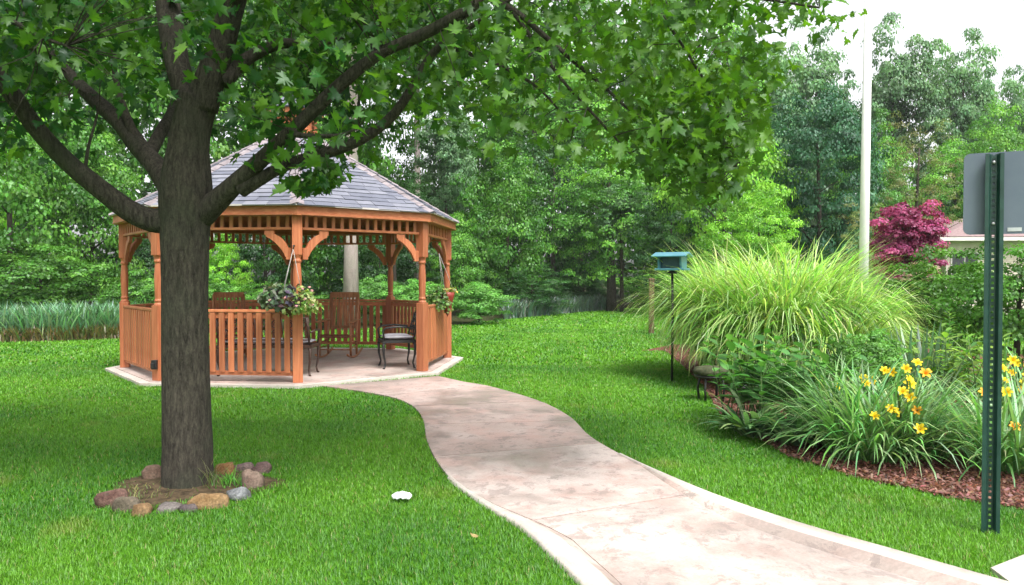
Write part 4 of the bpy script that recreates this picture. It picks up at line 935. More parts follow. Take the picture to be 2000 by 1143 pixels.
T(815, 38, -300, 240, 150, 'airy', 'tall broken-topped trunk right of the gazebo roof', tw=0.0095, bark='pale_bark', bare=0.6, group=WOODS)
T(872, 33, 190, 420, 70, 'airy', 'thin young tree against the bright sky right of the gazebo', group=WOODS, tw=0.012)
T(840, 45, 330, 560, 110, 'airy', 'loose pale tree behind the right gazebo corner', group=WOODS)
T(905, 30, 420, 622, 75, 'green2', 'green tree right beside the gazebo corner post', group=WOODS)
T(990, 31, 290, 620, 105, 'green', 'full green tree left of the lone dark trunk', group=WOODS)
T(1080, 37, 230, 600, 120, 'dark', 'dark green tree in the middle of the woods', group=WOODS)
T(1040, 42, 60, 420, 170, 'green2', 'tall tree behind the hanging maple leaves', group=WOODS)
T(1195, 33.5, 270, 548, 112, 'green2', 'tree with a lone dark trunk standing at the lawn edge', tw=0.036, bark='maple_bark', bare=0.6, group=WOODS)
T(1215, 33, 370, 470, 60, 'airy', 'pale silvery young tree in front of the lone trunk', group=WOODS)
T(1310, 31, 350, 600, 85, 'dark', 'dark tree behind the blue bird feeder', group=WOODS)
T(1290, 41, 160, 560, 130, 'green', 'green tree behind the bird feeder woods', group=WOODS)
T(1420, 30, 170, 560, 125, 'lime', 'yellow-green maple behind the ornamental grass', group=WOODS)
T(1480, 26, 360, 560, 80, 'lime', 'low yellow-green tree left of the blue-green tree', group=WOODS)
T(1605, 30, 185, 560, 118, 'blue', 'dense dark blue-green tree left of the white pole', group=WOODS)
T(1480, 52, 60, 440, 120, 'airy', 'tall pale tree at the left end of the skyline', group=WOODS, tw=0.013)
T(1590, 56, 75, 440, 100, 'airy', 'tall pale tree behind the blue-green tree', group=WOODS, tw=0.013)
T(1750, 54, 62, 420, 92, 'airy', 'tall pale tree just right of the white pole', group=WOODS, tw=0.013)
T(1882, 55, 75, 430, 85, 'airy', 'tall pale tree above the sign', group=WOODS, tw=0.013)
T(2010, 50, 140, 450, 75, 'airy', 'tall pale tree at the right edge', group=WOODS, tw=0.013)
T(1960, 40, 195, 480, 85, 'green2', 'rounded green tree behind the sign panel', group=WOODS, tint=(1.25, 1.2, 1.2))
T(1870, 43, 270, 480, 80, 'lime', 'light green tree left of the sign', group=WOODS, tint=(0.8, 0.85, 1.2))
T(1700, 40, 240, 500, 90, 'green2', 'green tree behind the white pole', group=WOODS)
T(690, 42, -160, 430, 170, 'green2', 'tall green tree high behind the gazebo cupola', group=WOODS)
T(1130, 47, -120, 420, 190, 'green', 'tall green tree above the middle of the woods', group=WOODS)
T(1330, 50, -60, 420, 150, 'green2', 'tall green tree behind the yellow-green maple', group=WOODS)
T(790, 44, 300, 600, 95, 'green', 'green tree behind the right slope of the gazebo roof', group=WOODS)
T(930, 46, 200, 560, 110, 'green2', 'tall green tree between gazebo and dark trunk', group=WOODS)
T(1785, 29, 235, 480, 92, 'brown', 'thin brownish tree above the red maple', group=WOODS, tw=0.016, limbs=11)
T(1835, 44, 360, 500, 55, 'dark', 'dark shrubby tree between red maple and house', group=WOODS)
T(1680, 24, 395, 560, 60, 'brown', 'brownish bush behind the foot of the white pole', name='shrub', cat='shrub', group='shrubs along the woods')
T(1768, 17.5, 396, 545, 68, 'red', 'crimson japanese maple right of the white pole', name='red_maple', tw=0.03)
T(1795, 15.8, 508, 560, 34, 'fern', 'pink flowering bush under the crimson maple', name='shrub', cat='shrub', tint=(3.2, 0.9, 4.5))
SH = 'shrubs along the woods'
T(935, 24.5, 560, 645, 62, 'fern', 'bright ferny shrub right of the gazebo at the lawn edge', name='shrub', cat='shrub', group=SH)
T(820, 23.5, 555, 650, 60, 'fern', 'bright shrub seen between the right gazebo posts', name='shrub', cat='shrub', group=SH)
T(735, 24, 548, 650, 55, 'fern', 'bright shrub seen behind the back railing', name='shrub', cat='shrub', group=SH)
T(630, 22, 585, 655, 45, 'shrub', 'low green shrub behind the rocking chair on its left', name='shrub', cat='shrub', group=SH)
T(505, 22, 560, 655, 60, 'shrub', 'green shrub behind the basket and front railing', name='shrub', cat='shrub', group=SH)
T(410, 21.5, 540, 658, 60, 'shrub', 'green shrub behind the maple trunk and left railing', name='shrub', cat='shrub', group=SH)
T(270, 20.5, 530, 662, 70, 'shrub', 'green shrub behind the left side railing', name='shrub', cat='shrub', group=SH)
T(80, 20.5, 470, 640, 120, 'shrub', 'rambling shrub above the blue-green reeds', name='shrub', cat='shrub', group=SH)
T(1040, 30, 520, 612, 75, 'dark', 'dark shrub above the grey-blue ground grass', name='shrub', cat='shrub', group=SH)
T(1140, 38, 530, 606, 60, 'dark', 'dark shrub just left of the lone trunk', name='shrub', cat='shrub', group=SH)
T(1275, 38, 525, 604, 70, 'shrub', 'green shrub right of the lone trunk', name='shrub', cat='shrub', group=SH)
T(1420, 27, 480, 606, 110, 'shrub', 'green shrub hidden behind the ornamental grass', name='shrub', cat='shrub', group=SH)
# far wood that closes the view
n = 52000; px = rng.uniform(-700, 2500, n); Y = rng.uniform(52, 64, n)
skyl = np.interp(px, [-700, 600, 700, 790, 850, 920, 1000, 1400, 1500, 1600, 2500], [-150, -100, 200, 440, 470, 400, 150, 200, 300, 360, 400]) + 30 * np.sin(px * 0.03) + 18 * np.sin(px * 0.11)
u = rng.random(n); py = 575 + (skyl - 575) * u
P = np.stack([(px - CX) / FPX * Y, Y, np.maximum(0.2, CAMZ + (HORIZON - py) / FPX * Y)], 1)
cols = jitter_col(np.array([(0.05, 0.12, 0.03), (0.07, 0.15, 0.045), (0.035, 0.09, 0.025)])[rng.integers(0, 3, n)] * (0.8 + 0.3 * np.sin(px * 0.05 + py * 0.04))[:, None], n)
me = scatter('far_wood', P, rng.normal(size=(n, 3)) + np.array([0, -0.6, 0.6]), rng.normal(size=(n, 3)), rng.uniform(0.35, 0.75, n), cols, *DIAMOND)
tag(link(bpy.data.objects.new('far_wood', me), 'leaf'), 'far mass of woodland foliage', 'woods', kind='stuff')
# ground covers along the edge
def strip(name, pa, pb, n, L, wid, cols, label, depth=1.2, lean=(0.05, 0.5), curl=0.8):
    u = rng.random(n); v = rng.random(n); i = np.clip((u * (len(pa) - 1)).astype(int), 0, len(pa) - 2); f = u * (len(pa) - 1) - i
    A = np.array([tuple(gr(*p)) for p in pa]); b = A[i] * (1 - f[:, None]) + A[i + 1] * f[:, None]; b[:, 1] += v * depth; b[:, 2] = 0
    idx = rng.integers(0, len(cols), n)
    me = blades(name, b, rng.uniform(0, 6.28, n), L * rng.uniform(0.5, 1.15, n), rng.uniform(*lean, n), wid * rng.uniform(0.7, 1.3, n), jitter_col(np.asarray(cols)[idx], n), 4, curl)
    return tag(link(bpy.data.objects.new(name, me), 'tall_grass'), label, 'ground cover', kind='stuff')
strip('reed_bed', [(-300, 672), (0, 668), (120, 666), (230, 661)], None, 5200, 0.95, 0.035, [(0.15, 0.29, 0.17), (0.20, 0.34, 0.22), (0.10, 0.22, 0.11)], 'band of blue-green reeds at the lawn edge', 1.6)
strip('dry_grass', [(-300, 673), (0, 669), (120, 667), (230, 662)], None, 1500, 0.42, 0.03, [(0.22, 0.21, 0.08), (0.26, 0.17, 0.08), (0.13, 0.17, 0.05)], 'dry yellowish grass at the foot of the reeds', 0.3)
strip('blue_grass', [(985, 624), (1060, 617), (1120, 611), (1185, 606)], None, 2600, 0.75, 0.05, [(0.15, 0.22, 0.18), (0.19, 0.26, 0.22), (0.10, 0.17, 0.12)], 'low band of grey-blue grass under the woods', 1.5)

# ================================================================== RIGHT-HAND BED
def ornamental_grass(loc, n, L, rad, label, tips, bases, lean=(0.0, 0.26), curl=3.3, wid=0.025):
    t = tag(empty('ornamental_grass', loc), label, 'ornamental grass', 'ornamental grass clumps in the bed')
    a = rng.uniform(0, 6.28, n); r = rad * np.sqrt(rng.random(n)); b = np.stack([r * np.cos(a), r * np.sin(a), np.zeros(n)], 1)
    az = a + rng.normal(size=n) * 0.7; ln = np.clip(rng.uniform(*lean, n) * (0.35 + 0.65 * r / rad), 0.02, 1.2)
    cb = jitter_col(np.asarray(bases)[rng.integers(0, len(bases), n)], n); ct = jitter_col(np.asarray(tips)[rng.integers(0, len(tips), n)], n)
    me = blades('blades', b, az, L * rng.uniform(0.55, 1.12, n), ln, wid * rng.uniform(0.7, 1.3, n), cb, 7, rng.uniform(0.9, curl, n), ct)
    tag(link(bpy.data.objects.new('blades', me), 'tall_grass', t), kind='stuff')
    return t
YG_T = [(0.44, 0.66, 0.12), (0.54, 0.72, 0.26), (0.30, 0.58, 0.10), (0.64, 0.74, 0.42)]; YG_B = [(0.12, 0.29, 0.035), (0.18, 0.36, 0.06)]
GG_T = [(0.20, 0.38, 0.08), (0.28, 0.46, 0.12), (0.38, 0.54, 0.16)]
ornamental_grass((3.42, 11.7, 0), 2900, 2.20, 0.52, 'tall yellow-green ornamental grass beside the bird feeder', YG_T, YG_B)
ornamental_grass((4.22, 11.6, 0), 2900, 2.30, 0.55, 'tall yellow-green ornamental grass left of the white pole', YG_T, YG_B)
ornamental_grass((3.75, 10.7, 0), 2900, 2.00, 0.50, 'greener arching ornamental grass in front of the tall clumps', YG_T + GG_T, YG_B)
ornamental_grass((4.62, 10.9, 0), 1700, 1.75, 0.40, 'yellow-green ornamental grass at the foot of the white pole', YG_T, YG_B)
ornamental_grass((3.15, 11.0, 0), 1000, 1.45, 0.28, 'lower ornamental grass behind the mossy stool', YG_T + GG_T, YG_B)

ornamental_grass((3.30, 10.35, 0), 1300, 1.35, 0.34, 'short green ornamental grass filling the front left of the mound', GG_T, YG_B)
ornamental_grass((4.15, 9.9, 0), 1500, 1.45, 0.38, 'short green ornamental grass behind the broad-leaved plants', GG_T + YG_T[:1], YG_B)
# bird feeder on a pole
p = gr(1312, 745); bf = tag(empty('bird_feeder', (p.x, p.y, 0)), 'blue-green house-shaped bird feeder on a thin black pole', 'bird feeder')
fz = at(1312, 528, p.y).z
MB().tube([(0, 0, -0.1), (0.01, 0, 0.9), (0.0, 0, fz)], 0.018, 8).build('pole', 'iron', bf)
MB().lathe([(0.07, 0), (0.07, 0.02), (0.02, 0.05)], 10, (0, 0, fz - 0.05)).build('collar', 'iron', bf)
mb = MB(); mb.box((0, 0, fz + 0.01), (0.36, 0.28, 0.025)); mb.build('tray', 'feeder_blue', bf, 0.005)
for s in (-1, 1):
    mb = MB(); mb.add([(s * 0.135 + dx, y, z) for dx in (-0.012, 0.012) for (y, z) in ((-0.11, fz + 0.02), (0.11, fz + 0.02), (0.13, fz + 0.17), (0, fz + 0.20), (-0.13, fz + 0.17))],
              [(4, 3, 2, 1, 0), (5, 6, 7, 8, 9)] + [(i, (i + 1) % 5, 5 + (i + 1) % 5, 5 + i) for i in range(5)]); mb.build('end_panel', 'feeder_blue', bf)
mb = MB(); mb.box((0, 0, fz + 0.10), (0.25, 0.13, 0.15)); mb.build('hopper', 'feeder_dark', bf, 0.004)
for s in (-1, 1):
    mb = MB(); mb.beam((-0.21, s * 0.09, fz + 0.188), (0.21, s * 0.09, fz + 0.188), 0.20, 0.018, Vector((0, s * 0.25, 1)).normalized()); mb.build('roof_panel', 'feeder_blue', bf, 0.005)
bf.rotation_euler = (0, 0, R(-28))
for ch in bf.children:
    if ch.name.split('.')[0] not in ('pole', 'collar'): ch.scale = (1.18, 1.18, 1.18); ch.location = (0, 0, -0.18 * fz)
# wooden post beyond the grass
p = gr(1272, 652); wp = tag(empty('wooden_post', (p.x, p.y, 0)), 'dark weathered wooden post behind the left grass clump', 'post')
mb = MB(); mb.box((0, 0, 0.70), (0.13, 0.13, 1.45)); mb.build('shaft', 'weathered', wp, 0.01)
mb = MB(); mb.box((0, 0, 1.45), (0.17, 0.17, 0.05), taper=0.6); mb.build('cap', 'weathered', wp, 0.005)
# mossy stool under the grass
p = gr(1388, 782); st = tag(empty('garden_stool', (p.x, p.y, 0), R(15)), 'small mossy-topped stool on black metal legs under the grass', 'stool')
mb = MB(); mb.lathe([(0.10, 0.30), (0.20, 0.32), (0.22, 0.36), (0.19, 0.40), (0.08, 0.42), (0.001, 0.422)], 16); mb.build('seat', 'moss', st)
for a in (0.6, 2.2, 3.8, 5.4): MB().tube([(0.13 * math.cos(a), 0.13 * math.sin(a), 0.33), (0.17 * math.cos(a), 0.17 * math.sin(a), 0.15), (0.15 * math.cos(a), 0.15 * math.sin(a), -0.02)], [0.018, 0.014, 0.016], 7).build('leg', 'iron', st)
MB().lathe([(0.185, 0.285), (0.20, 0.30), (0.185, 0.315)], 18).build('ring', 'iron', st)
p = gr(1452, 790); bp_ = tag(empty('black_pot', (p.x, p.y, 0)), 'small round black pot half hidden beside the broad-leaved plant', 'pot')
MB().lathe([(0.08, 0.0), (0.12, 0.06), (0.14, 0.14), (0.13, 0.20), (0.15, 0.22), (0.13, 0.22), (0.11, 0.12)], 16).build('body', 'iron', bp_)

# broad-leaved plants
LEAFB = (np.array([(0, 0, 0), (0.16, 0.22, 0.05), (0.22, 0.5, 0.06), (0.13, 0.8, 0.0), (0, 1.0, -0.10), (-0.13, 0.8, 0.0), (-0.22, 0.5, 0.06), (-0.16, 0.22, 0.05), (0, 0.5, 0.0)]),
         np.array([(8, i, (i + 1) % 8) for i in range(8)]))
def broadleaf(loc, h, n_st, per, leaf, cols, label, spread=0.25, cat='plant', name='leafy_plant', lean=0.5):
    t = tag(empty(name, loc), label, cat); mb = MB(); P, N, D = [], [], []
    for s in range(n_st):
        a = rng.uniform(0, 6.28); ln = rng.uniform(0.1, lean); H = h * rng.uniform(0.6, 1.05); b = Vector((rng.normal() * spread * 0.4, rng.normal() * spread * 0.4, 0))
        tip = b + Vector((math.cos(a) * math.sin(ln), math.sin(a) * math.sin(ln), math.cos(ln))) * H
        mb.tube([b, b.lerp(tip, 0.5) + Vector((0, 0, 0.03)), tip], [0.008, 0.006, 0.003], 5)
        for i in range(per):
            f = 0.35 + 0.65 * (i + 1) / per; q = b.lerp(tip, f); la = i * 2.4 + rng.uniform(-0.4, 0.4); o = np.array([math.cos(la), math.sin(la), rng.uniform(-0.2, 0.35)])
            P.append(tuple(q)); D.append(o); N.append(np.array([-0.4 * o[0], -0.4 * o[1], 1.0]) + rng.normal(size=3) * 0.15)
    tag(mb.build('stems', 'leaf_stem', t), kind='stuff'); n = len(P)
    me = scatter('foliage', np.array(P), np.array(N), np.array(D), leaf * rng.uniform(0.65, 1.2, n), jitter_col(np.asarray(cols)[rng.integers(0, len(cols), n)], n, 0.2, 0.06), *LEAFB)
    link(bpy.data.objects.new('foliage', me), 'maple_leaf', t); return t
M['leaf_stem'] = simple('leaf_stem', (0.06, 0.12, 0.03), (0.10, 0.18, 0.05), 10, 0.7)
GL = [(0.08, 0.22, 0.05), (0.11, 0.27, 0.065), (0.055, 0.17, 0.035)]
broadleaf((*gr(1480, 830)[:2], 0), 0.92, 30, 8, 0.19, GL, 'broad-leaved green plant in front of the tall grass', 0.5)
broadleaf((*gr(1550, 845)[:2], 0), 0.80, 26, 8, 0.18, GL, 'broad-leaved green plant left of the yellow daylilies', 0.45)
broadleaf((*gr(1700, 800)[:2], 0), 0.9, 30, 9, 0.15, GL, 'green perennial rising behind the yellow daylilies', 0.6)
broadleaf((*gr(1880, 830)[:2], 0), 1.0, 30, 9, 0.13, [(0.16, 0.30, 0.05), (0.22, 0.36, 0.07)], 'lime green perennial left of the sign post', 0.5)
def straps(name, loc, n, L, rad, cols, label, cat, wid=0.022, lean=(0.1, 0.9), curl=1.7, parent=None):
    t = tag(empty(name, loc), label, cat) if parent is None else parent
    a = rng.uniform(0, 6.28, n); r = rad * np.sqrt(rng.random(n)); b = np.stack([r * np.cos(a), r * np.sin(a), np.zeros(n)], 1); az = a + rng.normal(size=n) * 0.6
    me = blades('foliage', b, az, L * rng.uniform(0.6, 1.15, n), rng.uniform(*lean, n), wid * rng.uniform(0.7, 1.3, n), jitter_col(np.asarray(cols)[rng.integers(0, len(cols), n)], n), 6, rng.uniform(min(0.6, curl * 0.5), curl, n))
    tag(link(bpy.data.objects.new('foliage', me), 'tall_grass', t), kind='stuff'); return t
HO = [(0.13, 0.24, 0.10), (0.20, 0.30, 0.14), (0.08, 0.18, 0.06)]
straps('hosta', (*gr(1470, 852)[:2], 0), 90, 0.52, 0.10, HO, 'low strap-leaved plant at the bed edge below the broad leaves', 'plant', 0.06, (0.4, 1.0), 1.3)
straps('hosta', (*gr(1545, 868)[:2], 0), 80, 0.48, 0.10, HO, 'strap-leaved plant at the bed edge touching the daylilies', 'plant', 0.055, (0.4, 1.0), 1.3)
straps('iris', (*gr(1790, 800)[:2], 0), 90, 0.95, 0.25, [(0.09, 0.18, 0.09), (0.12, 0.22, 0.11)], 'upright blue-green iris leaves behind the daylilies', 'plant', 0.035, (0.02, 0.4), 0.5)
straps('iris', (*gr(1640, 800)[:2], 0), 130, 0.85, 0.3, [(0.10, 0.20, 0.08), (0.14, 0.24, 0.10)], 'arching green iris leaves between grass and daylilies', 'plant', 0.03, (0.05, 0.7), 1.0)
# tall lily stem with whorled leaves
p = gr(1852, 790); ls = tag(empty('lily_stem', (p.x, p.y, 0)), 'upright whorled lily stem behind the daylilies', 'plant'); mb = MB()
H_ = at(1852, 612, p.y).z; mb.tube([(0, 0, 0), (0.01, 0, H_ * 0.6), (0.0, 0, H_)], [0.012, 0.010, 0.005], 6); mb.build('stem', 'leaf_stem', ls)
n = 110; f = np.linspace(0.3, 1.0, n); a = np.arange(n) * 2.4; o = np.stack([np.cos(a), np.sin(a), 0.35 + 0.8 * (f - 0.3)], 1)
me = scatter('foliage', np.stack([np.zeros(n), np.zeros(n), f * H_], 1), np.stack([-o[:, 0] * 0.5, -o[:, 1] * 0.5, np.ones(n)], 1), o, 0.16 * (1.25 - 0.75 * f), jitter_col(np.array([(0.12, 0.26, 0.06)] * n), n), LEAFB[0] * np.array([0.45, 1, 1]), LEAFB[1])
link(bpy.data.objects.new('foliage', me), 'maple_leaf', ls)

# daylilies with yellow flowers
def flower_mesh(seed, cols):
    g2 = np.random.default_rng(seed); V, F, Cc = [], [], []; off = 0
    for k in range(6):
        a = k * math.pi / 3 + 0.1 * g2.normal(); w = 0.020 if k % 2 else 0.015; d = np.array([math.cos(a), math.sin(a), 0]); s = np.array([-math.sin(a), math.cos(a), 0])
        prof = [(0.004, 0.0, 0.25), (0.016, 0.028, 0.75), (0.038, 0.046, 1.0), (0.058, 0.046, 0.7), (0.068, 0.036, 0.08)]
        for r, z, ww in prof:
            for q in (-1, 0, 1): V.append(d * r + s * (q * w * ww) + np.array([0, 0, z + 0.005 * abs(q)])); Cc.append(np.array(cols[0]) * (1 - r / 0.068) + np.array(cols[1]) * (r / 0.068))
        for i in range(4):
            for j in range(2): b = off + i * 3 + j; F.append((b, b + 1, b + 4, b + 3))
        off += 15
    return np_mesh('flower', np.array(V), np.array(F), np.array(Cc), True)
FLY = [flower_mesh(1, ((0.78, 0.46, 0.01), (0.82, 0.64, 0.02))), flower_mesh(2, ((0.78, 0.52, 0.01), (0.84, 0.70, 0.04)))]
FLO = flower_mesh(3, ((0.65, 0.22, 0.01), (0.82, 0.46, 0.03)))
stalk_me = MB().tube([(0, 0, -1.0), (0.0, 0, -0.5), (0, 0, 0)], [0.006, 0.005, 0.004], 5).mesh('stalk')
def daylily(loc, n, label, flowers, L=0.80, rad=0.28):
    t = straps('daylily', loc, n, L, rad, [(0.13, 0.29, 0.08), (0.20, 0.38, 0.12), (0.09, 0.22, 0.06), (0.29, 0.44, 0.20)], label, 'daylily', 0.020, (0.1, 1.0), 1.9)
    t['group'] = 'yellow daylilies in the bed'
    for px, py, kind in flowers:
        Y = loc[1] + rng.uniform(-0.55, -0.25); q = at(px, py, Y); b = Vector((loc[0] + rng.normal() * 0.12, loc[1] + rng.normal() * 0.12, 0.05)); d = q - b
        s = bpy.data.objects.new('stalk', stalk_me); link(s, 'leaf_stem', t); s.location = q - Vector(loc); s.rotation_euler = d.to_track_quat('Z', 'Y').to_euler(); s.scale = (1, 1, d.length)
        f = bpy.data.objects.new('flower', FLO if kind else FLY[int(rng.integers(0, 2))]); link(f, 'petal', t); f.location = q - Vector(loc)
        o = Vector((rng.normal() * 0.5, -0.8, rng.uniform(0.2, 0.9))); f.rotation_euler = o.to_track_quat('Z', 'Y').to_euler(); sc_ = rng.uniform(0.55, 0.8); f.scale = (sc_, sc_, sc_)
    return t
c1 = gr(1690, 893); c2 = gr(1805, 905); c3 = gr(1970, 915); c4 = gr(1640, 855); c5 = gr(1990, 830)
daylily((c1.x, c1.y, 0), 520, 'daylily clump with five lowest yellow flowers', [(1707, 815, 0), (1745, 806, 0), (1740, 800, 0), (1797, 840, 0), (1792, 802, 1), (1778, 778, 0), (1748, 810, 0)], 0.85)
daylily((c4.x, c4.y, 0), 360, 'daylily clump with yellow flowers next to the broad-leaved plant', [(1692, 752, 0), (1700, 745, 0), (1632, 756, 0), (1726, 726, 0), (1745, 728, 0), (1686, 740, 0)], 0.9)
daylily((c2.x, c2.y + 0.25, 0), 480, 'daylily clump in the middle with yellow flowers high up', [(1773, 744, 0), (1768, 722, 0), (1790, 712, 0), (1806, 732, 1), (1762, 768, 0), (1775, 752, 0)], 0.9)
daylily((c3.x, c3.y, 0), 420, 'daylily clump right of the green sign post', [(1980, 836, 1), (1922, 770, 1), (1965, 770, 0)], 0.8)
daylily((c5.x, c5.y, 0), 420, 'daylily clump with many yellow flowers at the right edge', [(1985, 710, 0), (1975, 730, 0), (1960, 745, 0), (1995, 750, 0), (1990, 765, 0), (1968, 770, 0), (1955, 722, 0), (2000, 718, 0), (1978, 705, 0), (1950, 750, 0), (2004, 735, 0)], 1.0)
# leafy filler and shrubs
T(1850, 11.4, 474, 720, 115, 'shrub', 'dense green shrub behind the sign post', name='shrub', cat='shrub', tint=(0.9, 0.85, 0.8))
T(1985, 9.6, 466, 740, 125, 'shrub', 'green shrub at the right edge of the bed', name='shrub', cat='shrub')
T(1780, 12.5, 545, 690, 80, 'shrub', 'green shrub just right of the white pole foot', name='shrub', cat='shrub')
T(1700, 8.2, 640, 790, 75, 'fern', 'light green bushy plant below the white pole', name='shrub', cat='shrub', tint=(0.9, 0.9, 0.8))
# loose mulch chips near the front of the bed: too many to count
n = 9000; bx_ = np.array(bed_front); u = rng.random(n) * (len(bx_) - 1.001); i = u.astype(int); f = (u - i)[:, None]
b = bx_[i] * (1 - f) + bx_[i + 1] * f; dpt = rng.random(n) ** 1.5 * 1.2; cx_ = b[:, 0] + dpt * 0.55; cy_ = b[:, 1] + dpt * 0.85
P = np.stack([cx_, cy_, 0.010 + rng.random(n) * 0.016], 1); CH = (np.array([(-0.22, 0, 0), (0.22, 0, 0), (0.18, 1, 0.05), (-0.18, 1, 0.05), (-0.2, 0.5, 0.12), (0.2, 0.5, 0.12)]), np.array([(0, 1, 5, 4), (4, 5, 2, 3)]))
me = scatter('mulch_chips', P, rng.normal(size=(n, 3)) * 0.35 + np.array([0, 0, 1]), rng.normal(size=(n, 3)), rng.uniform(0.014, 0.042, n), jitter_col(np.array([(0.19, 0.09, 0.07)] * n), n, 0.4), *CH)
tag(link(bpy.data.objects.new('mulch_chips', me), 'blade'), 'reddish shredded bark mulch chips', 'mulch', kind='stuff')

# ================================================================== POLE, SIGN, HOUSE
FY = 12.6; b = at(1687, 520, FY); tp = at(1699, -160, FY); b0 = b + (b - tp) * ((b.z) / (tp.z - b.z))
fp = tag(empty('flagpole', (b0.x, FY, 0)), 'tall white pole rising behind the ornamental grass', 'pole'); mb = MB()
mb.tube([Vector((0, 0, -0.1)), Vector((tp.x - b0.x, 0, tp.z)) * 0.5, Vector((tp.x - b0.x, 0, tp.z))], [0.078, 0.070, 0.055], 18); mb.build('shaft', 'pole_white', fp)
MB().lathe([(0.16, 0.0), (0.16, 0.03), (0.10, 0.08), (0.085, 0.09)], 16).build('base_collar', 'pole_white', fp)
MB().lathe([(0.02, 0.0), (0.07, 0.03), (0.09, 0.09), (0.07, 0.15), (0.01, 0.18)], 12, (tp.x - b0.x, 0, tp.z)).build('ball_cap', 'pole_white', fp)

SY = gr(1934, 1043).y; sb = gr(1934, 1043); s_top = at(1943, 300, SY)
sg = tag(empty('road_sign', (sb.x, sb.y, 0)), 'back of a grey metal sign on a green perforated post', 'sign')
lean = math.atan2(s_top.x - sb.x, s_top.z); SH_ = s_top.z
# perforated U-channel: two flanges and a web made from strips that leave the holes open
post_p = empty('sign_post', (0, 0, 0), 0); post_p.parent = sg; post_p.rotation_euler = (0, lean, R(-24))
mb = MB()
for s in (-1, 1):
    mb.box((s * 0.0385, -0.006, SH_ / 2 - 0.1), (0.017, 0.005, SH_ + 0.2)); 
    mb.beam((s * 0.030, -0.004, -0.2), (s * 0.021, 0.026, -0.2) if False else (s * 0.030, -0.004, SH_), 0.004, 0.004)
    mb.add([(s * 0.031, -0.008, -0.2), (s * 0.018, 0.026, -0.2), (s * 0.018, 0.026, SH_), (s * 0.031, -0.008, SH_), (s * 0.027, -0.008, -0.2), (s * 0.014, 0.026, -0.2), (s * 0.014, 0.026, SH_), (s * 0.027, -0.008, SH_)],
           [(0, 1, 2, 3), (7, 6, 5, 4), (0, 3, 7, 4), (1, 5, 6, 2)])
    mb.box((s * 0.0130, 0.027, SH_ / 2 - 0.1), (0.012, 0.005, SH_ + 0.2))
nh = int(SH_ / 0.034)
for i in range(nh): mb.box((0, 0.027, 0.02 + i * 0.034), (0.014, 0.005, 0.019))
mb.build('channel', 'sign_green', post_p)
PW, PH = 0.375, 0.475
lft = at(1892, 300, SY).x - at(1943, 300, SY).x; zt = at(1900, 296, SY).z; zb = at(1900, 457, SY).z; PH = zt - zb
mb = MB(); rc = 0.035; poly = []
for cx, cz, a0 in ((PW - rc, PH - rc, 0), (rc, PH - rc, 90), (rc, rc, 180), (PW - rc, rc, 270)):
    for q in range(6): a = R(a0 + 18 * q); poly.append((lft + cx + rc * math.cos(a), zb + cz + rc * math.sin(a)))
m_ = len(poly); mb.add([(x, 0.036, z) for x, z in poly] + [(x, 0.040, z) for x, z in poly], [tuple(range(m_)), tuple(range(2 * m_ - 1, m_ - 1, -1))] + [(k, m_ + k, m_ + (k + 1) % m_, (k + 1) % m_) for k in range(m_)])
pn = empty('panel_mount', (0, 0, 0)); pn.name = 'sign_panel'; 
pn_o = mb.build('panel', 'sign_back', sg); pn_o.location = (s_top.x - sb.x, 0, 0); pn_o.rotation_euler = (0, 0, R(-24))
bpy.data.objects.remove(pn)
stk = MB(); stk.box((lft + (1979 - 1892) / FPX * SY, 0.034, zb + 0.025), (0.07, 0.002, 0.022)); o = stk.build('sticker', 'sticker', sg); o.location = pn_o.location; o.rotation_euler = pn_o.rotation_euler
for z in (zb + 0.06, zt - 0.06):
    mb = MB(); mb.lathe([(0.010, 0.0), (0.010, 0.008), (0.005, 0.010)], 8); o = mb.build('bolt', 'bolt', post_p); o.location = (0, 0.0235, z); o.rotation_euler = (R(90), 0, 0)

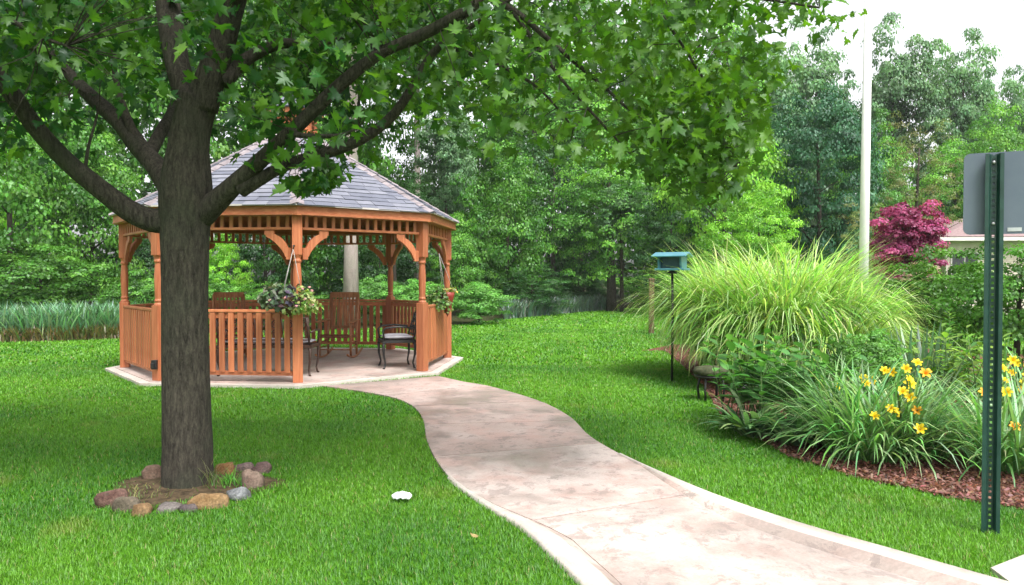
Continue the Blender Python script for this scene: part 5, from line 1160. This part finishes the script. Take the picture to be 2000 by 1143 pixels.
# house far right
HY = 30.0; hx0 = at(1836, 462, HY).x; ez = at(1900, 462, HY).z
hs_ = tag(empty('house', (hx0, HY, 0)), 'low pale brick house with brown hipped roof behind the sign', 'house')
HW, HD, OV = 16.0, 9.0, 0.5
mb = MB(); mb.box((HW / 2, HD / 2, ez / 2 - 0.1), (HW - 2 * OV, HD - 2 * OV, ez - 0.1)); mb.build('wall', 'house_wall', hs_)
rp = 1.25; mb = MB(); mb.add([(0, 0, ez), (HW, 0, ez), (HW, HD, ez), (0, HD, ez), (HD / 2, HD / 2, ez + rp), (HW - HD / 2, HD / 2, ez + rp)], [(0, 1, 5, 4), (1, 2, 5), (2, 3, 4, 5), (3, 0, 4), (3, 2, 1, 0)]); mb.build('roof', 'house_roof', hs_)
for a, c in (((-0.03, -0.03), (HW + 0.03, -0.03)), ((-0.03, -0.03), (-0.03, HD))):
    mb = MB(); mb.beam((a[0], a[1], ez - 0.10), (c[0], c[1], ez - 0.07), 0.05, 0.14); mb.build('fascia', 'trim', hs_)
for i in range(3):
    x = 1.25 + i * 3.4
    w = MB().box((x, OV - 0.01, ez - 1.25), (1.1, 0.06, 1.35)).build('window', 'trim', hs_)
    MB().box((x - 0.26, OV - 0.05, ez - 1.25), (0.46, 0.03, 1.2)).build('pane', 'glass', w); MB().box((x + 0.26, OV - 0.05, ez - 1.25), (0.46, 0.03, 1.2)).build('pane', 'glass', w)
# brick courses on the wall that faces the lawn, as far as they can be told apart
course = MB()
for r_ in range(16):
    x = OV + (0.12 if r_ % 2 else 0.0)
    while x < 9.0:
        if not any(abs(x + 0.11 - (1.25 + i * 3.4)) < 0.72 and (ez - 2.0) < 1.05 + r_ * 0.085 < (ez - 0.5) for i in range(3)):
            course.box((x + 0.11, OV - 0.006, 1.05 + r_ * 0.085), (0.22, 0.02, 0.072))
        x += 0.235
tag(course.build('brick_courses', 'brick_pale', hs_), kind='stuff')
MB().tube([(OV - 0.05, OV - 0.08, 0), (OV - 0.05, OV - 0.08, ez - 0.3), (0.1, 0.02, ez - 0.1)], 0.05, 8).build('downpipe', 'trim', hs_)

# ================================================================== DAMP SUMMER AIR
mb = MB(); mb.box((0, 42, 17.5), (160, 112, 37.0)); hz = mb.build('haze', None)
hm = bpy.data.materials.new('haze'); hm.use_nodes = True; hn = hm.node_tree.nodes; hn.clear()
pv = hn.new('ShaderNodeVolumePrincipled'); pv.inputs['Color'].default_value = (0.93, 0.97, 1.0, 1); pv.inputs['Density'].default_value = 0.0004
ho = hn.new('ShaderNodeOutputMaterial'); hm.node_tree.links.new(pv.outputs[0], ho.inputs['Volume']); hz.data.materials.append(hm)
tag(hz, 'thin pale haze between the far trees', 'haze', kind='stuff')
